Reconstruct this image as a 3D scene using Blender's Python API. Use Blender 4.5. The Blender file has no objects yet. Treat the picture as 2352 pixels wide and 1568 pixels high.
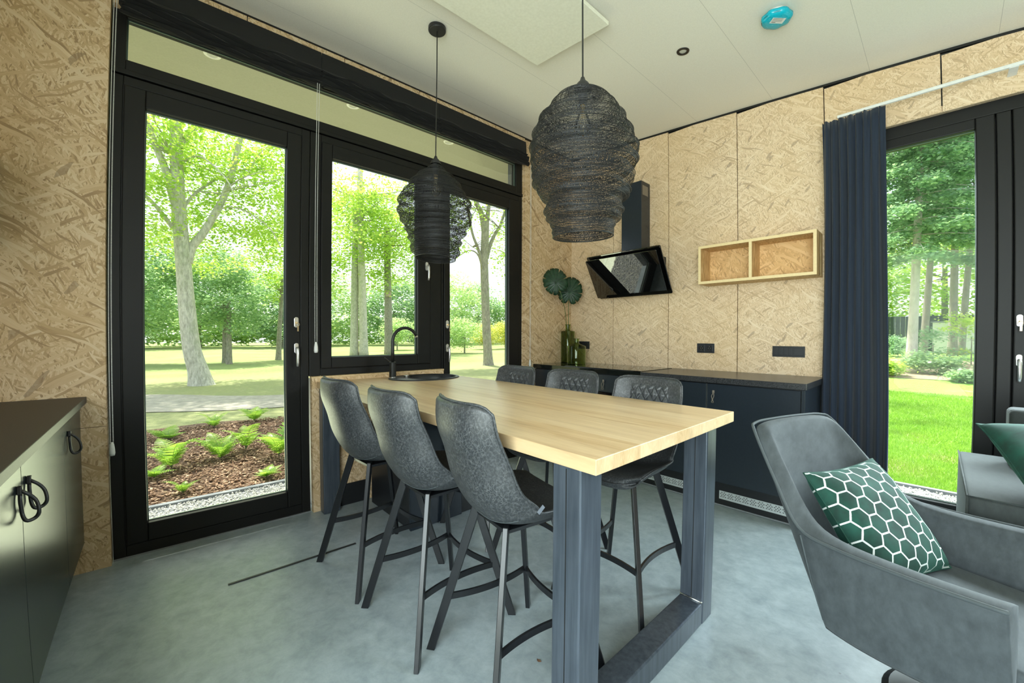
import bpy, bmesh, math, random
import numpy as np
from mathutils import Vector, Matrix, Euler
PI = math.pi
S = bpy.context.scene
COL = S.collection

# ------------------------------------------------------------------ camera (wide lens with its mild barrel distortion)
CAM = Vector((3.11, -3.76, 1.28))
F_PX, YAW, PITCH, ROLL, K1 = 925.19, 0.8325, -0.0134, -0.0032, 0.046
cd = bpy.data.cameras.new('camera'); cam = bpy.data.objects.new('camera', cd); COL.objects.link(cam)
cd.type = 'PANO'; cd.sensor_fit = 'HORIZONTAL'; cd.sensor_width = 36.0; cd.sensor_height = 24.0
mm = 36.0 / 2352.0
rr_ = np.linspace(0.02, 22.0, 400); px_ = rr_ / mm
th_ = np.arctan(px_ * (1 + K1 * px_ ** 2 / 1e6) / F_PX)
A_ = np.stack([rr_, rr_ ** 2, rr_ ** 3, rr_ ** 4], 1)
kk = np.linalg.lstsq(A_, th_, rcond=None)[0]
def set_pano(c):
    for tgt in (getattr(c, 'cycles', None), c):
        try:
            tgt.panorama_type = 'FISHEYE_LENS_POLYNOMIAL'
            tgt.fisheye_fov = math.radians(170)
            tgt.fisheye_polynomial_k0 = 0.0
            tgt.fisheye_polynomial_k1 = -float(kk[0]); tgt.fisheye_polynomial_k2 = -float(kk[1])
            tgt.fisheye_polynomial_k3 = -float(kk[2]); tgt.fisheye_polynomial_k4 = -float(kk[3])
            return
        except Exception as e:
            print('pano', e)
set_pano(cd)
cd.clip_start = 0.02; cd.clip_end = 500
cy_, sy_ = math.cos(YAW), math.sin(YAW)
fw = Vector((-sy_, cy_, 0)); rt = Vector((cy_, sy_, 0)); dn = Vector((0, 0, -1))
f2 = fw * math.cos(PITCH) - dn * math.sin(PITCH); d2 = dn * math.cos(PITCH) + fw * math.sin(PITCH)
r3 = rt * math.cos(ROLL) + d2 * math.sin(ROLL); d3 = d2 * math.cos(ROLL) - rt * math.sin(ROLL)
M = Matrix((r3, -d3, -f2)).transposed().to_4x4(); M.translation = CAM
cam.matrix_world = M
S.camera = cam

# ------------------------------------------------------------------ view, world, sun, fill lamps
S.view_settings.view_transform = 'Standard'; S.view_settings.look = 'None'
S.view_settings.gamma = 1.0; S.view_settings.use_curve_mapping = False
S.view_settings.exposure = 0.35
w = bpy.data.worlds.new('sky'); S.world = w; w.use_nodes = True
wn = w.node_tree.nodes; wl = w.node_tree.links
sky = wn.new('ShaderNodeTexSky'); sky.sky_type = 'NISHITA'; sky.sun_disc = False
sky.sun_elevation = math.radians(55); sky.sun_rotation = math.radians(-80); sky.dust_density = 3.0; sky.air_density = 1.0; sky.ozone_density = 1.0
mixw = wn.new('ShaderNodeMix'); mixw.data_type = 'RGBA'; mixw.inputs[0].default_value = 0.55
mixw.inputs[7].default_value = (8.0, 8.6, 9.2, 1)
wl.new(sky.outputs[0], mixw.inputs[6]); wl.new(mixw.outputs[2], wn['Background'].inputs[0])
wn['Background'].inputs[1].default_value = 0.24
sd = bpy.data.lights.new('sun', 'SUN'); so = bpy.data.objects.new('sun', sd); COL.objects.link(so)
sd.energy = 7.5; sd.angle = math.radians(1.0); sd.color = (1.0, 0.95, 0.84)
so.rotation_euler = (-Vector((-0.46, 0.10, 0.88))).to_track_quat('-Z', 'Y').to_euler()
def area(name, loc, target, sx, sy, power, col):
    l = bpy.data.lights.new(name, 'AREA'); l.shape = 'RECTANGLE'; l.size = sx; l.size_y = sy; l.energy = power; l.color = col
    o = bpy.data.objects.new(name, l); COL.objects.link(o); o.location = loc
    o.rotation_euler = (Vector(target) - Vector(loc)).to_track_quat('-Z', 'Y').to_euler()
    return o
# invisible area lamps added to brighten the room, standing in for daylight and bounce
area('fill_lamp_garden_doors', (4.2, 0.36, 2.05), (3.4, -1.5, -0.6), 3.9, 1.1, 185, (0.80, 0.93, 1.0)).data.spread = math.radians(115)
area('fill_lamp_rear', (3.55, -5.0, 1.5), (2.5, -1.0, 1.2), 2.3, 2.3, 150, (0.86, 0.96, 1.0))
area('fill_lamp_ground_bounce', (-1.15, -2.4, 0.15), (2.2, -2.3, 3.2), 3.2, 1.3, 58, (0.93, 1.0, 0.68))
area('fill_lamp_lawn_bounce', (4.9, 1.1, 0.15), (4.0, -2.0, 3.0), 3.4, 1.3, 22, (0.95, 1.0, 0.88))

# ------------------------------------------------------------------ helpers
def tag(o, label=None, cat=None, group=None, kind=None):
    if label: o['label'] = label
    if cat: o['category'] = cat
    if group: o['group'] = group
    if kind: o['kind'] = kind
    return o
def empty(name, loc=(0, 0, 0), rz=0.0, **k):
    o = bpy.data.objects.new(name, None); COL.objects.link(o); o.location = loc; o.rotation_euler = (0, 0, rz)
    o.empty_display_size = 0.1
    return tag(o, **k)
def fastmesh(name, V, F, mat, parent=None, smooth=False):
    V = np.asarray(V, np.float32); F = np.asarray(F, np.int32)
    me = bpy.data.meshes.new(name); n = F.shape[1]
    me.vertices.add(len(V)); me.vertices.foreach_set('co', V.ravel())
    me.loops.add(F.size); me.loops.foreach_set('vertex_index', F.ravel())
    me.polygons.add(len(F)); me.polygons.foreach_set('loop_start', np.arange(0, F.size, n, dtype=np.int32))
    me.polygons.foreach_set('loop_total', np.full(len(F), n, np.int32))
    me.update(calc_edges=True); me.materials.append(mat)
    if smooth: me.polygons.foreach_set('use_smooth', np.ones(len(F), bool))
    o = bpy.data.objects.new(name, me); COL.objects.link(o)
    if parent: o.parent = parent
    return o
class MB:
    def __init__(s): s.v = []; s.f = []; s.uv = None
    def add(s, v, f):
        n = len(s.v); s.v += [tuple(p) for p in v]; s.f += [tuple(i + n for i in q) for q in f]; return s
    def box(s, x0, x1, y0, y1, z0, z1):
        v = [(x, y, z) for z in (z0, z1) for y in (y0, y1) for x in (x0, x1)]
        return s.add(v, [(0, 2, 3, 1), (4, 5, 7, 6), (0, 1, 5, 4), (2, 6, 7, 3), (0, 4, 6, 2), (1, 3, 7, 5)])
    def boxc(s, c, d, rot=None):
        h = [k / 2 for k in d]; v = []
        for z in (-h[2], h[2]):
            for y in (-h[1], h[1]):
                for x in (-h[0], h[0]):
                    p = Vector((x, y, z))
                    if rot is not None: p = rot @ p
                    v.append(p + Vector(c))
        return s.add(v, [(0, 2, 3, 1), (4, 5, 7, 6), (0, 1, 5, 4), (2, 6, 7, 3), (0, 4, 6, 2), (1, 3, 7, 5)])
    def tube(s, pts, r, n=8, caps=True, closed=False):
        pts = [Vector(p) for p in pts]; N = len(pts)
        rs = r if isinstance(r, (list, tuple)) else [r] * N
        base = len(s.v); up = None
        for i, p in enumerate(pts):
            a = pts[i - 1] if (i > 0 or closed) else pts[i]; b = pts[(i + 1) % N] if (i < N - 1 or closed) else pts[i]
            t = (b - a).normalized()
            if up is None:
                up = Vector((0, 0, 1)) if abs(t.z) < .9 else Vector((1, 0, 0))
            u = up - t * up.dot(t)
            if u.length < 1e-6: u = t.orthogonal()
            u.normalize(); up = u; w_ = t.cross(u)
            for k in range(n):
                an = 2 * PI * k / n
                s.v.append(tuple(p + (u * math.cos(an) + w_ * math.sin(an)) * rs[i]))
        m = N if closed else N - 1
        for i in range(m):
            a = base + i * n; b = base + ((i + 1) % N) * n
            for k in range(n): s.f.append((a + k, a + (k + 1) % n, b + (k + 1) % n, b + k))
        if caps and not closed:
            s.f.append(tuple(base + k for k in reversed(range(n)))); s.f.append(tuple(base + (N - 1) * n + k for k in range(n)))
        return s
    def lathe(s, prof, c=(0, 0, 0), n=32, close_bottom=False, close_top=False):
        base = len(s.v)
        for r, z in prof:
            for k in range(n):
                a = 2 * PI * k / n; s.v.append((c[0] + r * math.cos(a), c[1] + r * math.sin(a), c[2] + z))
        for i in range(len(prof) - 1):
            a = base + i * n; b = a + n
            for k in range(n): s.f.append((a + k, a + (k + 1) % n, b + (k + 1) % n, b + k))
        if close_bottom: s.f.append(tuple(base + k for k in reversed(range(n))))
        if close_top: s.f.append(tuple(base + (len(prof) - 1) * n + k for k in range(n)))
        return s
    def prism(s, poly, a0, a1, axis='x'):
        def P(p, a):
            return {'x': (a, p[0], p[1]), 'y': (p[0], a, p[1]), 'z': (p[0], p[1], a)}[axis]
        n = len(poly); v = [P(p, a0) for p in poly] + [P(p, a1) for p in poly]
        f = [tuple(reversed(range(n))), tuple(range(n, 2 * n))] + [(i, (i + 1) % n, n + (i + 1) % n, n + i) for i in range(n)]
        return s.add(v, f)
    def build(s, name, mat, parent=None, smooth=False, bevel=0, seg=2, sub=0, recalc=True):
        me = bpy.data.meshes.new(name); me.from_pydata(s.v, [], s.f); me.materials.append(mat)
        if recalc:
            bm = bmesh.new(); bm.from_mesh(me); bmesh.ops.recalc_face_normals(bm, faces=bm.faces); bm.to_mesh(me); bm.free()
        if smooth: me.polygons.foreach_set('use_smooth', [True] * len(me.polygons))
        o = bpy.data.objects.new(name, me); COL.objects.link(o)
        if parent: o.parent = parent
        if bevel:
            b = o.modifiers.new('bevel', 'BEVEL'); b.width = bevel; b.segments = seg; b.limit_method = 'ANGLE'; b.angle_limit = math.radians(40)
        if sub:
            m = o.modifiers.new('sub', 'SUBSURF'); m.levels = sub; m.render_levels = sub
        return o
def copy_tree(o, parent=None):
    c = o.copy(); COL.objects.link(c); c.parent = parent
    for ch in list(o.children): copy_tree(ch, c)
    return c
def lerp(a, b, t): return a + (b - a) * t
def interp(keys, t):
    """keys: list of tuples, t in 0..1, Catmull-Rom through them"""
    n = len(keys) - 1; x = min(max(t, 0), 1) * n; i = min(int(x), n - 1); u = x - i
    p0 = keys[max(i - 1, 0)]; p1 = keys[i]; p2 = keys[i + 1]; p3 = keys[min(i + 2, n)]
    return tuple(.5 * ((2 * b) + (-a + c) * u + (2 * a - 5 * b + 4 * c - d) * u * u + (-a + 3 * b - 3 * c + d) * u ** 3) for a, b, c, d in zip(p0, p1, p2, p3))
rng = np.random.default_rng(7); random.seed(3)

# ------------------------------------------------------------------ material helpers
class NT:
    def __init__(s, name):
        s.m = bpy.data.materials.new(name); s.m.use_nodes = True; s.n = s.m.node_tree.nodes; s.l = s.m.node_tree.links
        s.b = s.n['Principled BSDF']; s.out = s.n['Material Output']
    def new(s, t, **k):
        nd = s.n.new('ShaderNode' + t)
        for a, v in k.items(): setattr(nd, a, v)
        return nd
    def link(s, a, b): s.l.new(a, b)
    def val(s, x, sock):
        if isinstance(x, (int, float)): sock.default_value = x
        elif isinstance(x, (tuple, list)): sock.default_value = x
        else: s.l.new(x, sock)
    def math(s, op, a, b=0.0, c=None, clamp=False):
        m = s.new('Math', operation=op); m.use_clamp = clamp
        s.val(a, m.inputs[0]); s.val(b, m.inputs[1])
        if c is not None: s.val(c, m.inputs[2])
        return m.outputs[0]
    def vmath(s, op, a, b=(0, 0, 0)):
        m = s.new('VectorMath', operation=op); s.val(a, m.inputs[0]); s.val(b, m.inputs[1]); return m.outputs[0]
    def pos(s): return s.new('NewGeometry').outputs['Position']
    def obj(s): return s.new('TexCoord').outputs['Object']
    def xyz(s, v):
        n = s.new('SeparateXYZ'); s.link(v, n.inputs[0]); return n.outputs
    def comb(s, x=0.0, y=0.0, z=0.0):
        n = s.new('CombineXYZ'); s.val(x, n.inputs[0]); s.val(y, n.inputs[1]); s.val(z, n.inputs[2]); return n.outputs[0]
    def noise(s, vec, scale, detail=3, rough=.5, dist=0.0):
        n = s.new('TexNoise'); s.val(vec, n.inputs['Vector']); n.inputs['Scale'].default_value = scale
        n.inputs['Detail'].default_value = detail; n.inputs['Roughness'].default_value = rough; n.inputs['Distortion'].default_value = dist
        return n.outputs[0]
    def scale(s, vec, sc, rot=(0, 0, 0), loc=(0, 0, 0)):
        n = s.new('Mapping'); s.link(vec, n.inputs[0]); n.inputs['Scale'].default_value = sc; n.inputs['Rotation'].default_value = rot; n.inputs['Location'].default_value = loc
        return n.outputs[0]
    def ramp(s, fac, stops, interp='LINEAR'):
        r = s.new('ValToRGB'); r.color_ramp.interpolation = interp; e = r.color_ramp.elements
        while len(e) < len(stops): e.new(0.5)
        for i, (p, c) in enumerate(stops):
            e[i].position = p; e[i].color = (c[0], c[1], c[2], 1) if not isinstance(c, (int, float)) else (c, c, c, 1)
        s.link(fac, r.inputs[0]); return r.outputs[0]
    def mix(s, fac, a, b, mode='MIX'):
        m = s.new('Mix', data_type='RGBA', blend_type=mode); s.val(fac, m.inputs[0])
        for x, k in ((a, 6), (b, 7)):
            if isinstance(x, (tuple, list)) and len(x) == 3: x = (*x, 1)
            s.val(x, m.inputs[k])
        return m.outputs[2]
    def bump(s, h, strength=.3, dist=.01):
        b = s.new('Bump'); b.inputs['Strength'].default_value = strength; b.inputs['Distance'].default_value = dist
        s.link(h, b.inputs['Height']); s.link(b.outputs[0], s.b.inputs['Normal']); return b
    def base(s, c): s.val((*c, 1) if isinstance(c, (tuple, list)) and len(c) == 3 else c, s.b.inputs['Base Color']); return s
    def rough(s, r): s.val(r, s.b.inputs['Roughness']); return s
def simple(name, col, rough=.5, metal=0.0, spec=.5, bump=None):
    t = NT(name); t.base(col).rough(rough); t.b.inputs['Metallic'].default_value = metal; t.b.inputs['Specular IOR Level'].default_value = spec
    v = t.obj(); n = t.noise(v, 60, 3); t.base(t.mix(.12, (*col, 1), t.ramp(n, [(.3, tuple(c * .6 for c in col)), (.7, tuple(min(1, c * 1.4) for c in col))])))
    if bump: t.bump(t.noise(v, bump[0], 2), bump[1], .002)
    return t.m

# OSB: several layers of long random flakes laid over each other
def osb(name, plane, tone=1.0, fl=1.0, tint=(1, 1, 1), avg=.34):
    t = NT(name); p = t.xyz(t.pos())
    a, b = {'yz': (p[1], p[2]), 'xz': (p[0], p[2]), 'xy': (p[0], p[1])}[plane]
    uv = t.comb(a, b, 0.0)
    wv = t.new('TexNoise', noise_dimensions='2D'); t.link(uv, wv.inputs['Vector']); wv.inputs['Scale'].default_value = 9; wv.inputs['Detail'].default_value = 3
    jit = t.vmath('SCALE', t.vmath('SUBTRACT', wv.outputs['Color'], (.5, .5, .5)), (0, 0, 0)); jit.node.inputs['Scale'].default_value = .014
    uv = t.vmath('ADD', uv, jit)
    w2 = t.new('TexNoise', noise_dimensions='2D'); t.link(uv, w2.inputs['Vector']); w2.inputs['Scale'].default_value = 3.2; w2.inputs['Detail'].default_value = 1
    j2 = t.vmath('SCALE', t.vmath('SUBTRACT', w2.outputs['Color'], (.5, .5, .5)), (0, 0, 0)); j2.node.inputs['Scale'].default_value = .075
    uv = t.vmath('ADD', uv, j2)
    col = None
    def rampc(f, dark):
        return t.ramp(f, [(0.0, (.30, .19, .11)), (.10, (.49, .34, .195)), (.35, (.65, .475, .30)), (.62, (.77, .60, .415)), (.85, (.85, .715, .545)), (1.0, (.68, .585, .46))])
    layers = [(0.35, 1.0, 0.0), (1.1, 1.2, .4), (2.3, 1.5, .45), (1.75, 1.9, .5), (.75, 1.0, .58), (2.8, 1.6, .6), (1.35, 2.6, .62), (2.05, 2.3, .66), (.50, .75, .80), (2.55, .7, .82)]
    for i, (ang, sc, th) in enumerate(layers):
        mp = t.new('Mapping', vector_type='TEXTURE'); t.link(uv, mp.inputs[0])
        mp.inputs['Rotation'].default_value = (0, 0, ang); mp.inputs['Scale'].default_value = (.105 / sc * fl, .0115 / sc ** .6 * fl, 1); mp.inputs['Location'].default_value = (i * 3.17, i * 1.3, 0)
        vo = t.new('TexVoronoi', voronoi_dimensions='2D'); t.link(mp.outputs[0], vo.inputs['Vector']); vo.inputs['Scale'].default_value = 1.0
        cs = t.new('SeparateColor'); t.link(vo.outputs['Color'], cs.inputs[0])
        gr = t.new('TexNoise', noise_dimensions='2D'); t.link(t.scale(mp.outputs[0], (1.2, 7, 1)), gr.inputs['Vector']); gr.inputs['Scale'].default_value = 1.5; gr.inputs['Detail'].default_value = 2
        f = t.math('ADD', t.math('MULTIPLY', cs.outputs[0], .82), t.math('MULTIPLY', t.math('SUBTRACT', gr.outputs[0], .5), .55), clamp=True)
        c = rampc(f, 0)
        if col is None: col = c; hgt = cs.outputs[0]
        else:
            mask = t.math('GREATER_THAN', cs.outputs[1], th)
            col = t.mix(mask, col, c)
            hm = t.new('Mix', data_type='FLOAT'); t.val(mask, hm.inputs[0]); t.val(hgt, hm.inputs[2]); t.val(cs.outputs[0], hm.inputs[3]); hgt = hm.outputs[0]
    big = t.noise(t.comb(a, b, 0.0), 1.3, 2)
    mp = t.new('Mapping', vector_type='TEXTURE'); t.link(uv, mp.inputs[0]); mp.inputs['Rotation'].default_value = (0, 0, .9); mp.inputs['Scale'].default_value = (.075 * fl, .024 * fl, 1)
    vo = t.new('TexVoronoi', voronoi_dimensions='2D'); t.link(mp.outputs[0], vo.inputs['Vector']); vo.inputs['Scale'].default_value = 1.0; cs = t.new('SeparateColor'); t.link(vo.outputs['Color'], cs.inputs[0])
    col = t.mix(avg, col, (.745, .585, .41))
    col = t.mix(t.math('MULTIPLY', t.math('GREATER_THAN', cs.outputs[1], .988), .6), col, (.30, .215, .15))
    col = t.mix(t.math('MULTIPLY', t.ramp(big, [(.3, 0.0), (.7, 1.0)]), .30), col, (.66, .44, .20), 'MIX')
    col = t.mix(1.0, col, tuple(tone * k for k in tint), 'MULTIPLY')
    t.base(col); t.rough(.62); t.b.inputs['Specular IOR Level'].default_value = .3
    t.bump(hgt, .25, .002)
    return t.m
M_OSB_YZ = osb('osb_window_wall', 'yz', .92, 1.05, (1, .97, .90), .12); M_OSB_XZ = osb('osb_kitchen_wall', 'xz', 1.05, .70); M_OSB_BOX = osb('osb_shelf_back', 'xz', 1.0, 1.2, (1.05, .88, .62)); M_OSB_XY = osb('osb_edge', 'xy', .95, .6)

# raw strand edge of a board
t = NT('osb_cut_edge'); v = t.scale(t.pos(), (60, 60, 260)); t.base(t.ramp(t.noise(v, 1.0, 3), [(.3, (.50, .33, .16)), (.6, (.74, .56, .33))])); t.rough(.8); M_EDGE = t.m

t = NT('polished_concrete'); v = t.pos()
n1 = t.noise(v, .9, 5, .6, .4); n2 = t.noise(v, 5, 6, .62, .2); n3 = t.noise(v, 90, 2)
c = t.ramp(n1, [(.28, (.19, .24, .262)), (.5, (.275, .33, .357)), (.72, (.37, .43, .46))])
c = t.mix(.35, c, t.ramp(n2, [(.3, (.19, .245, .268)), (.7, (.39, .445, .47))]))
n4 = t.noise(v, 14, 5, .7, .3); c = t.mix(.30, c, t.ramp(n4, [(.32, (.15, .19, .20)), (.68, (.52, .58, .60))]))
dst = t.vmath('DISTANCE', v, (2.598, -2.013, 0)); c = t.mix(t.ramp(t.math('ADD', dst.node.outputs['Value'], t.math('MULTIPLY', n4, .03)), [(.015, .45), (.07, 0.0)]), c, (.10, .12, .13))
sp = t.new('TexVoronoi'); t.link(v, sp.inputs['Vector']); sp.inputs['Scale'].default_value = 3.1
c = t.mix(t.ramp(sp.outputs['Distance'], [(.0, .55), (.012, .55), (.02, 0.0)]), c, (.12, .12, .11))
t.base(c); t.rough(t.ramp(n2, [(.3, .30), (.7, .48)])); t.b.inputs['Specular IOR Level'].default_value = .5
t.bump(n3, .04, .002); M_FLOOR = t.m

t = NT('ceiling_board'); p = t.xyz(t.pos())
fr = t.math('ABSOLUTE', t.math('SUBTRACT', t.math('FRACT', t.math('DIVIDE', t.math('SUBTRACT', p[0], .2795), .6245)), .0))
ln = t.math('LESS_THAN', fr, .004)
n = t.noise(t.pos(), 130, 2)
c = t.mix(.1, (.80, .765, .68, 1), t.ramp(n, [(.35, (.58, .55, .48)), (.65, (.97, .94, .86))]))
t.base(t.mix(t.math('MULTIPLY', ln, .7), c, (.42, .40, .36))); t.rough(.7); t.bump(n, .15, .002); M_CEIL = t.m

M_FRAME = simple('black_window_frame', (.0080, .0080, .0075), .48, spec=.28, bump=(600, .08))
M_GASKET = simple('window_gasket', (.004, .004, .004), .6)
M_SPACER = simple('glazing_spacer', (.10, .14, .12), .4, .5)
M_WHITE = simple('white_plastic', (.75, .76, .74), .4)
M_PANEL = simple('white_heating_panel', (.80, .78, .66), .55)
M_CHROME = simple('brushed_metal', (.72, .72, .70), .25, 1.0)
M_SATIN = simple('satin_handle', (.74, .74, .72), .3, .85)
M_BRASS = simple('key_metal', (.55, .45, .3), .3, 1.0)
M_BLACKP = simple('black_plastic', (.012, .012, .013), .42)
M_STRIP = simple('black_rubber_strip', (.012, .013, .014), .5)
M_CAB = simple('graphite_cabinet_front', (.018, .025, .034), .24, bump=(900, .04))
M_PLINTH = simple('black_plinth', (.012, .013, .015), .4)
M_SOCKET = simple('anthracite_switch', (.018, .020, .024), .38)
M_STOOLLEG = simple('black_powder_coat', (.010, .011, .013), .28)
M_SINK = simple('black_granite_sink', (.012, .014, .018), .42, bump=(900, .2))
M_FAUCET = simple('matt_black_tap', (.010, .012, .011), .38)
M_CORD = simple('black_cable', (.010, .010, .010), .5)
M_LABELW = simple('grey_label', (.16, .18, .21), .5)
M_WOODL = simple('pale_shelf_edge', (.80, .62, .34), .55)
M_LEATHERB = simple('black_leather_loop', (.018, .016, .014), .45)
M_LEATHERT = simple('taupe_leather_loop', (.20, .17, .14), .45)
M_VENT = simple('aluminium_vent', (.62, .66, .66), .35, .3)

t = NT('laminate_worktop_left'); v = t.pos(); t.base(t.ramp(t.noise(v, 250, 2), [(.3, (.013, .011, .0095)), (.7, (.032, .027, .022))])); t.rough(.5); t.b.inputs['Specular IOR Level'].default_value = .5; M_TOPL = t.m
t = NT('laminate_worktop'); v = t.pos(); t.base(t.ramp(t.noise(v, 320, 2), [(.35, (.012, .013, .015)), (.65, (.055, .056, .060))])); t.rough(.27); t.bump(t.noise(v, 320, 2), .1, .001); M_TOP = t.m
t = NT('glossy_black_worktop'); t.base((.008, .010, .009)).rough(.07); v = t.pos(); t.rough(t.ramp(t.noise(v, 6, 2), [(.3, .05), (.7, .10)])); M_GLOSS = t.m
t = NT('hob_glass'); t.base((.004, .004, .005)); t.rough(t.ramp(t.noise(t.pos(), 3, 2), [(.3, .02), (.7, .05)])); t.b.inputs['Specular IOR Level'].default_value = .8; M_HOB = t.m

t = NT('hood_glass'); t.base((.003, .003, .003)); t.rough(t.ramp(t.noise(t.pos(), 3, 2), [(.3, .01), (.7, .03)])); t.b.inputs['IOR'].default_value = 2.1; M_HOOD = t.m
# oak table top
t = NT('oak_table_top'); p = t.xyz(t.pos())
pl = t.math('DIVIDE', t.math('ADD', p[1], 2.868), .1145)
idx = t.math('FLOOR', pl)
wn_ = t.new('TexWhiteNoise', noise_dimensions='1D'); t.link(idx, wn_.inputs['W']); rnd = wn_.outputs[0]
vec = t.comb(t.math('ADD', p[0], t.math('MULTIPLY', rnd, 7.0)), t.math('ADD', p[1], t.math('MULTIPLY', rnd, 3.0)), p[2])
g1 = t.noise(t.scale(vec, (1.2, 16, 8)), 1.6, 5, .6, .6); g2 = t.noise(t.scale(vec, (6, 260, 60)), 1.0, 3, .6)
c = t.ramp(g1, [(.25, (.34, .195, .085)), (.42, (.52, .33, .155)), (.58, (.65, .455, .245)), (.78, (.76, .59, .365))])
c = t.mix(.30, c, t.ramp(g2, [(.3, (.45, .29, .14)), (.65, (.74, .57, .36))]))
c = t.mix(t.math('MULTIPLY', rnd, .42), c, (.76, .60, .39))
kn = t.new('TexVoronoi'); t.link(t.scale(t.pos(), (1.1, 3.2, 0)), kn.inputs['Vector']); kn.inputs['Scale'].default_value = 1.2
c = t.mix(t.ramp(kn.outputs['Distance'], [(0, .75), (.03, .45), (.07, 0.0)]), c, (.22, .12, .055))
sm = t.math('LESS_THAN', t.math('FRACT', pl), .006)
c = t.mix(t.math('MULTIPLY', sm, .35), c, (.3, .2, .1))
t.base(c); t.rough(.36); t.b.inputs['Specular IOR Level'].default_value = .5; t.bump(g2, .06, .001); M_OAK = t.m

# distressed dark leather for stools
t = NT('distressed_grey_leather'); v = t.obj()
nz = t.noise(v, 7, 4, .6); d = t.vmath('ADD', v, t.vmath('SCALE', t.noise(v, 30, 3), (0, 0, 0)))
v1 = t.new('TexVoronoi', feature='DISTANCE_TO_EDGE'); t.link(t.scale(v, (1, 1, 1)), v1.inputs['Vector']); v1.inputs['Scale'].default_value = 75
wr = t.new('TexNoise'); t.link(v, wr.inputs['Vector']); wr.inputs['Scale'].default_value = 44; wr.inputs['Detail'].default_value = 7; wr.inputs['Roughness'].default_value = .74; wr.inputs['Distortion'].default_value = .5
cr = t.math('ABSOLUTE', t.math('SUBTRACT', wr.outputs[0], .5))
line = t.ramp(cr, [(.0, 1.0), (.018, .35), (.05, 0.0)])
wv2 = t.new('TexNoise'); t.link(v, wv2.inputs['Vector']); wv2.inputs['Scale'].default_value = 18; wv2.inputs['Detail'].default_value = 4
jv = t.vmath('SCALE', t.vmath('SUBTRACT', wv2.outputs['Color'], (.5, .5, .5)), (0, 0, 0)); jv.node.inputs['Scale'].default_value = .035
v1.inputs['Scale'].default_value = 84; t.link(t.vmath('ADD', t.scale(v, (1, 1, .6)), jv), v1.inputs['Vector'])
line = t.ramp(v1.outputs['Distance'], [(.0, 1.0), (.03, .45), (.075, 0.0)])
patch = t.ramp(nz, [(.35, .15), (.68, .85)])
c = t.mix(t.math('MULTIPLY', t.math('MULTIPLY', line, patch), t.ramp(wr.outputs[0], [(.35, .1), (.6, 1.0)])), (.027, .030, .033, 1), (.17, .178, .18))
c = t.mix(t.ramp(t.noise(v, 120, 3), [(.45, 0.0), (.8, .45)]), c, (.135, .142, .15))
t.base(c); t.rough(.42); t.b.inputs['Specular IOR Level'].default_value = .5; t.bump(wr.outputs[0], .25, .003); M_STOOL = t.m
# suede of the armchair and sofa
def suede(name, a, b):
    t = NT(name); v = t.pos()
    n1 = t.noise(v, 5, 5, .62, .8); n2 = t.noise(t.scale(v, (30, 9, 16), (0, .3, .6)), 1.2, 4, .65); n3 = t.noise(v, 350, 2)
    c = t.ramp(n1, [(.28, a), (.75, b)])
    c = t.mix(.5, c, t.ramp(n2, [(.3, a), (.72, b)]))
    t.base(c); t.rough(.78); t.b.inputs['Sheen Weight'].default_value = .08; t.b.inputs['Sheen Roughness'].default_value = .45; t.b.inputs['Sheen Tint'].default_value = (.75, .82, .85, 1)
    t.bump(n3, .12, .001); return t.m
M_SUEDE = suede('blue_grey_suede', (.027, .034, .038), (.076, .090, .098))
M_SOFA = suede('dark_grey_suede', (.012, .016, .0155), (.036, .045, .043))
M_PIPE = simple('suede_piping', (.055, .068, .073), .7)

M_CABL = simple('graphite_cabinet_front_left', (.018, .024, .024), .27, spec=.12, bump=(900, .04))
# fabrics
def fabric(name, col, sc=900, sheen=.3):
    t = NT(name); v = t.obj(); n = t.noise(v, sc, 2); n2 = t.noise(v, 4, 3)
    t.base(t.mix(.35, (*col, 1), t.ramp(n, [(.35, tuple(k * .4 for k in col)), (.65, tuple(min(1, k * 1.9) for k in col))]))); t.rough(.85)
    t.b.inputs['Sheen Weight'].default_value = sheen; t.bump(n, .2, .001); return t.m
M_BLIND = fabric('black_blind_fabric', (.0075, .0075, .0075), sheen=.04)
M_CURT = fabric('midnight_blue_curtain', (.010, .019, .038), 700, .12)

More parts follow.
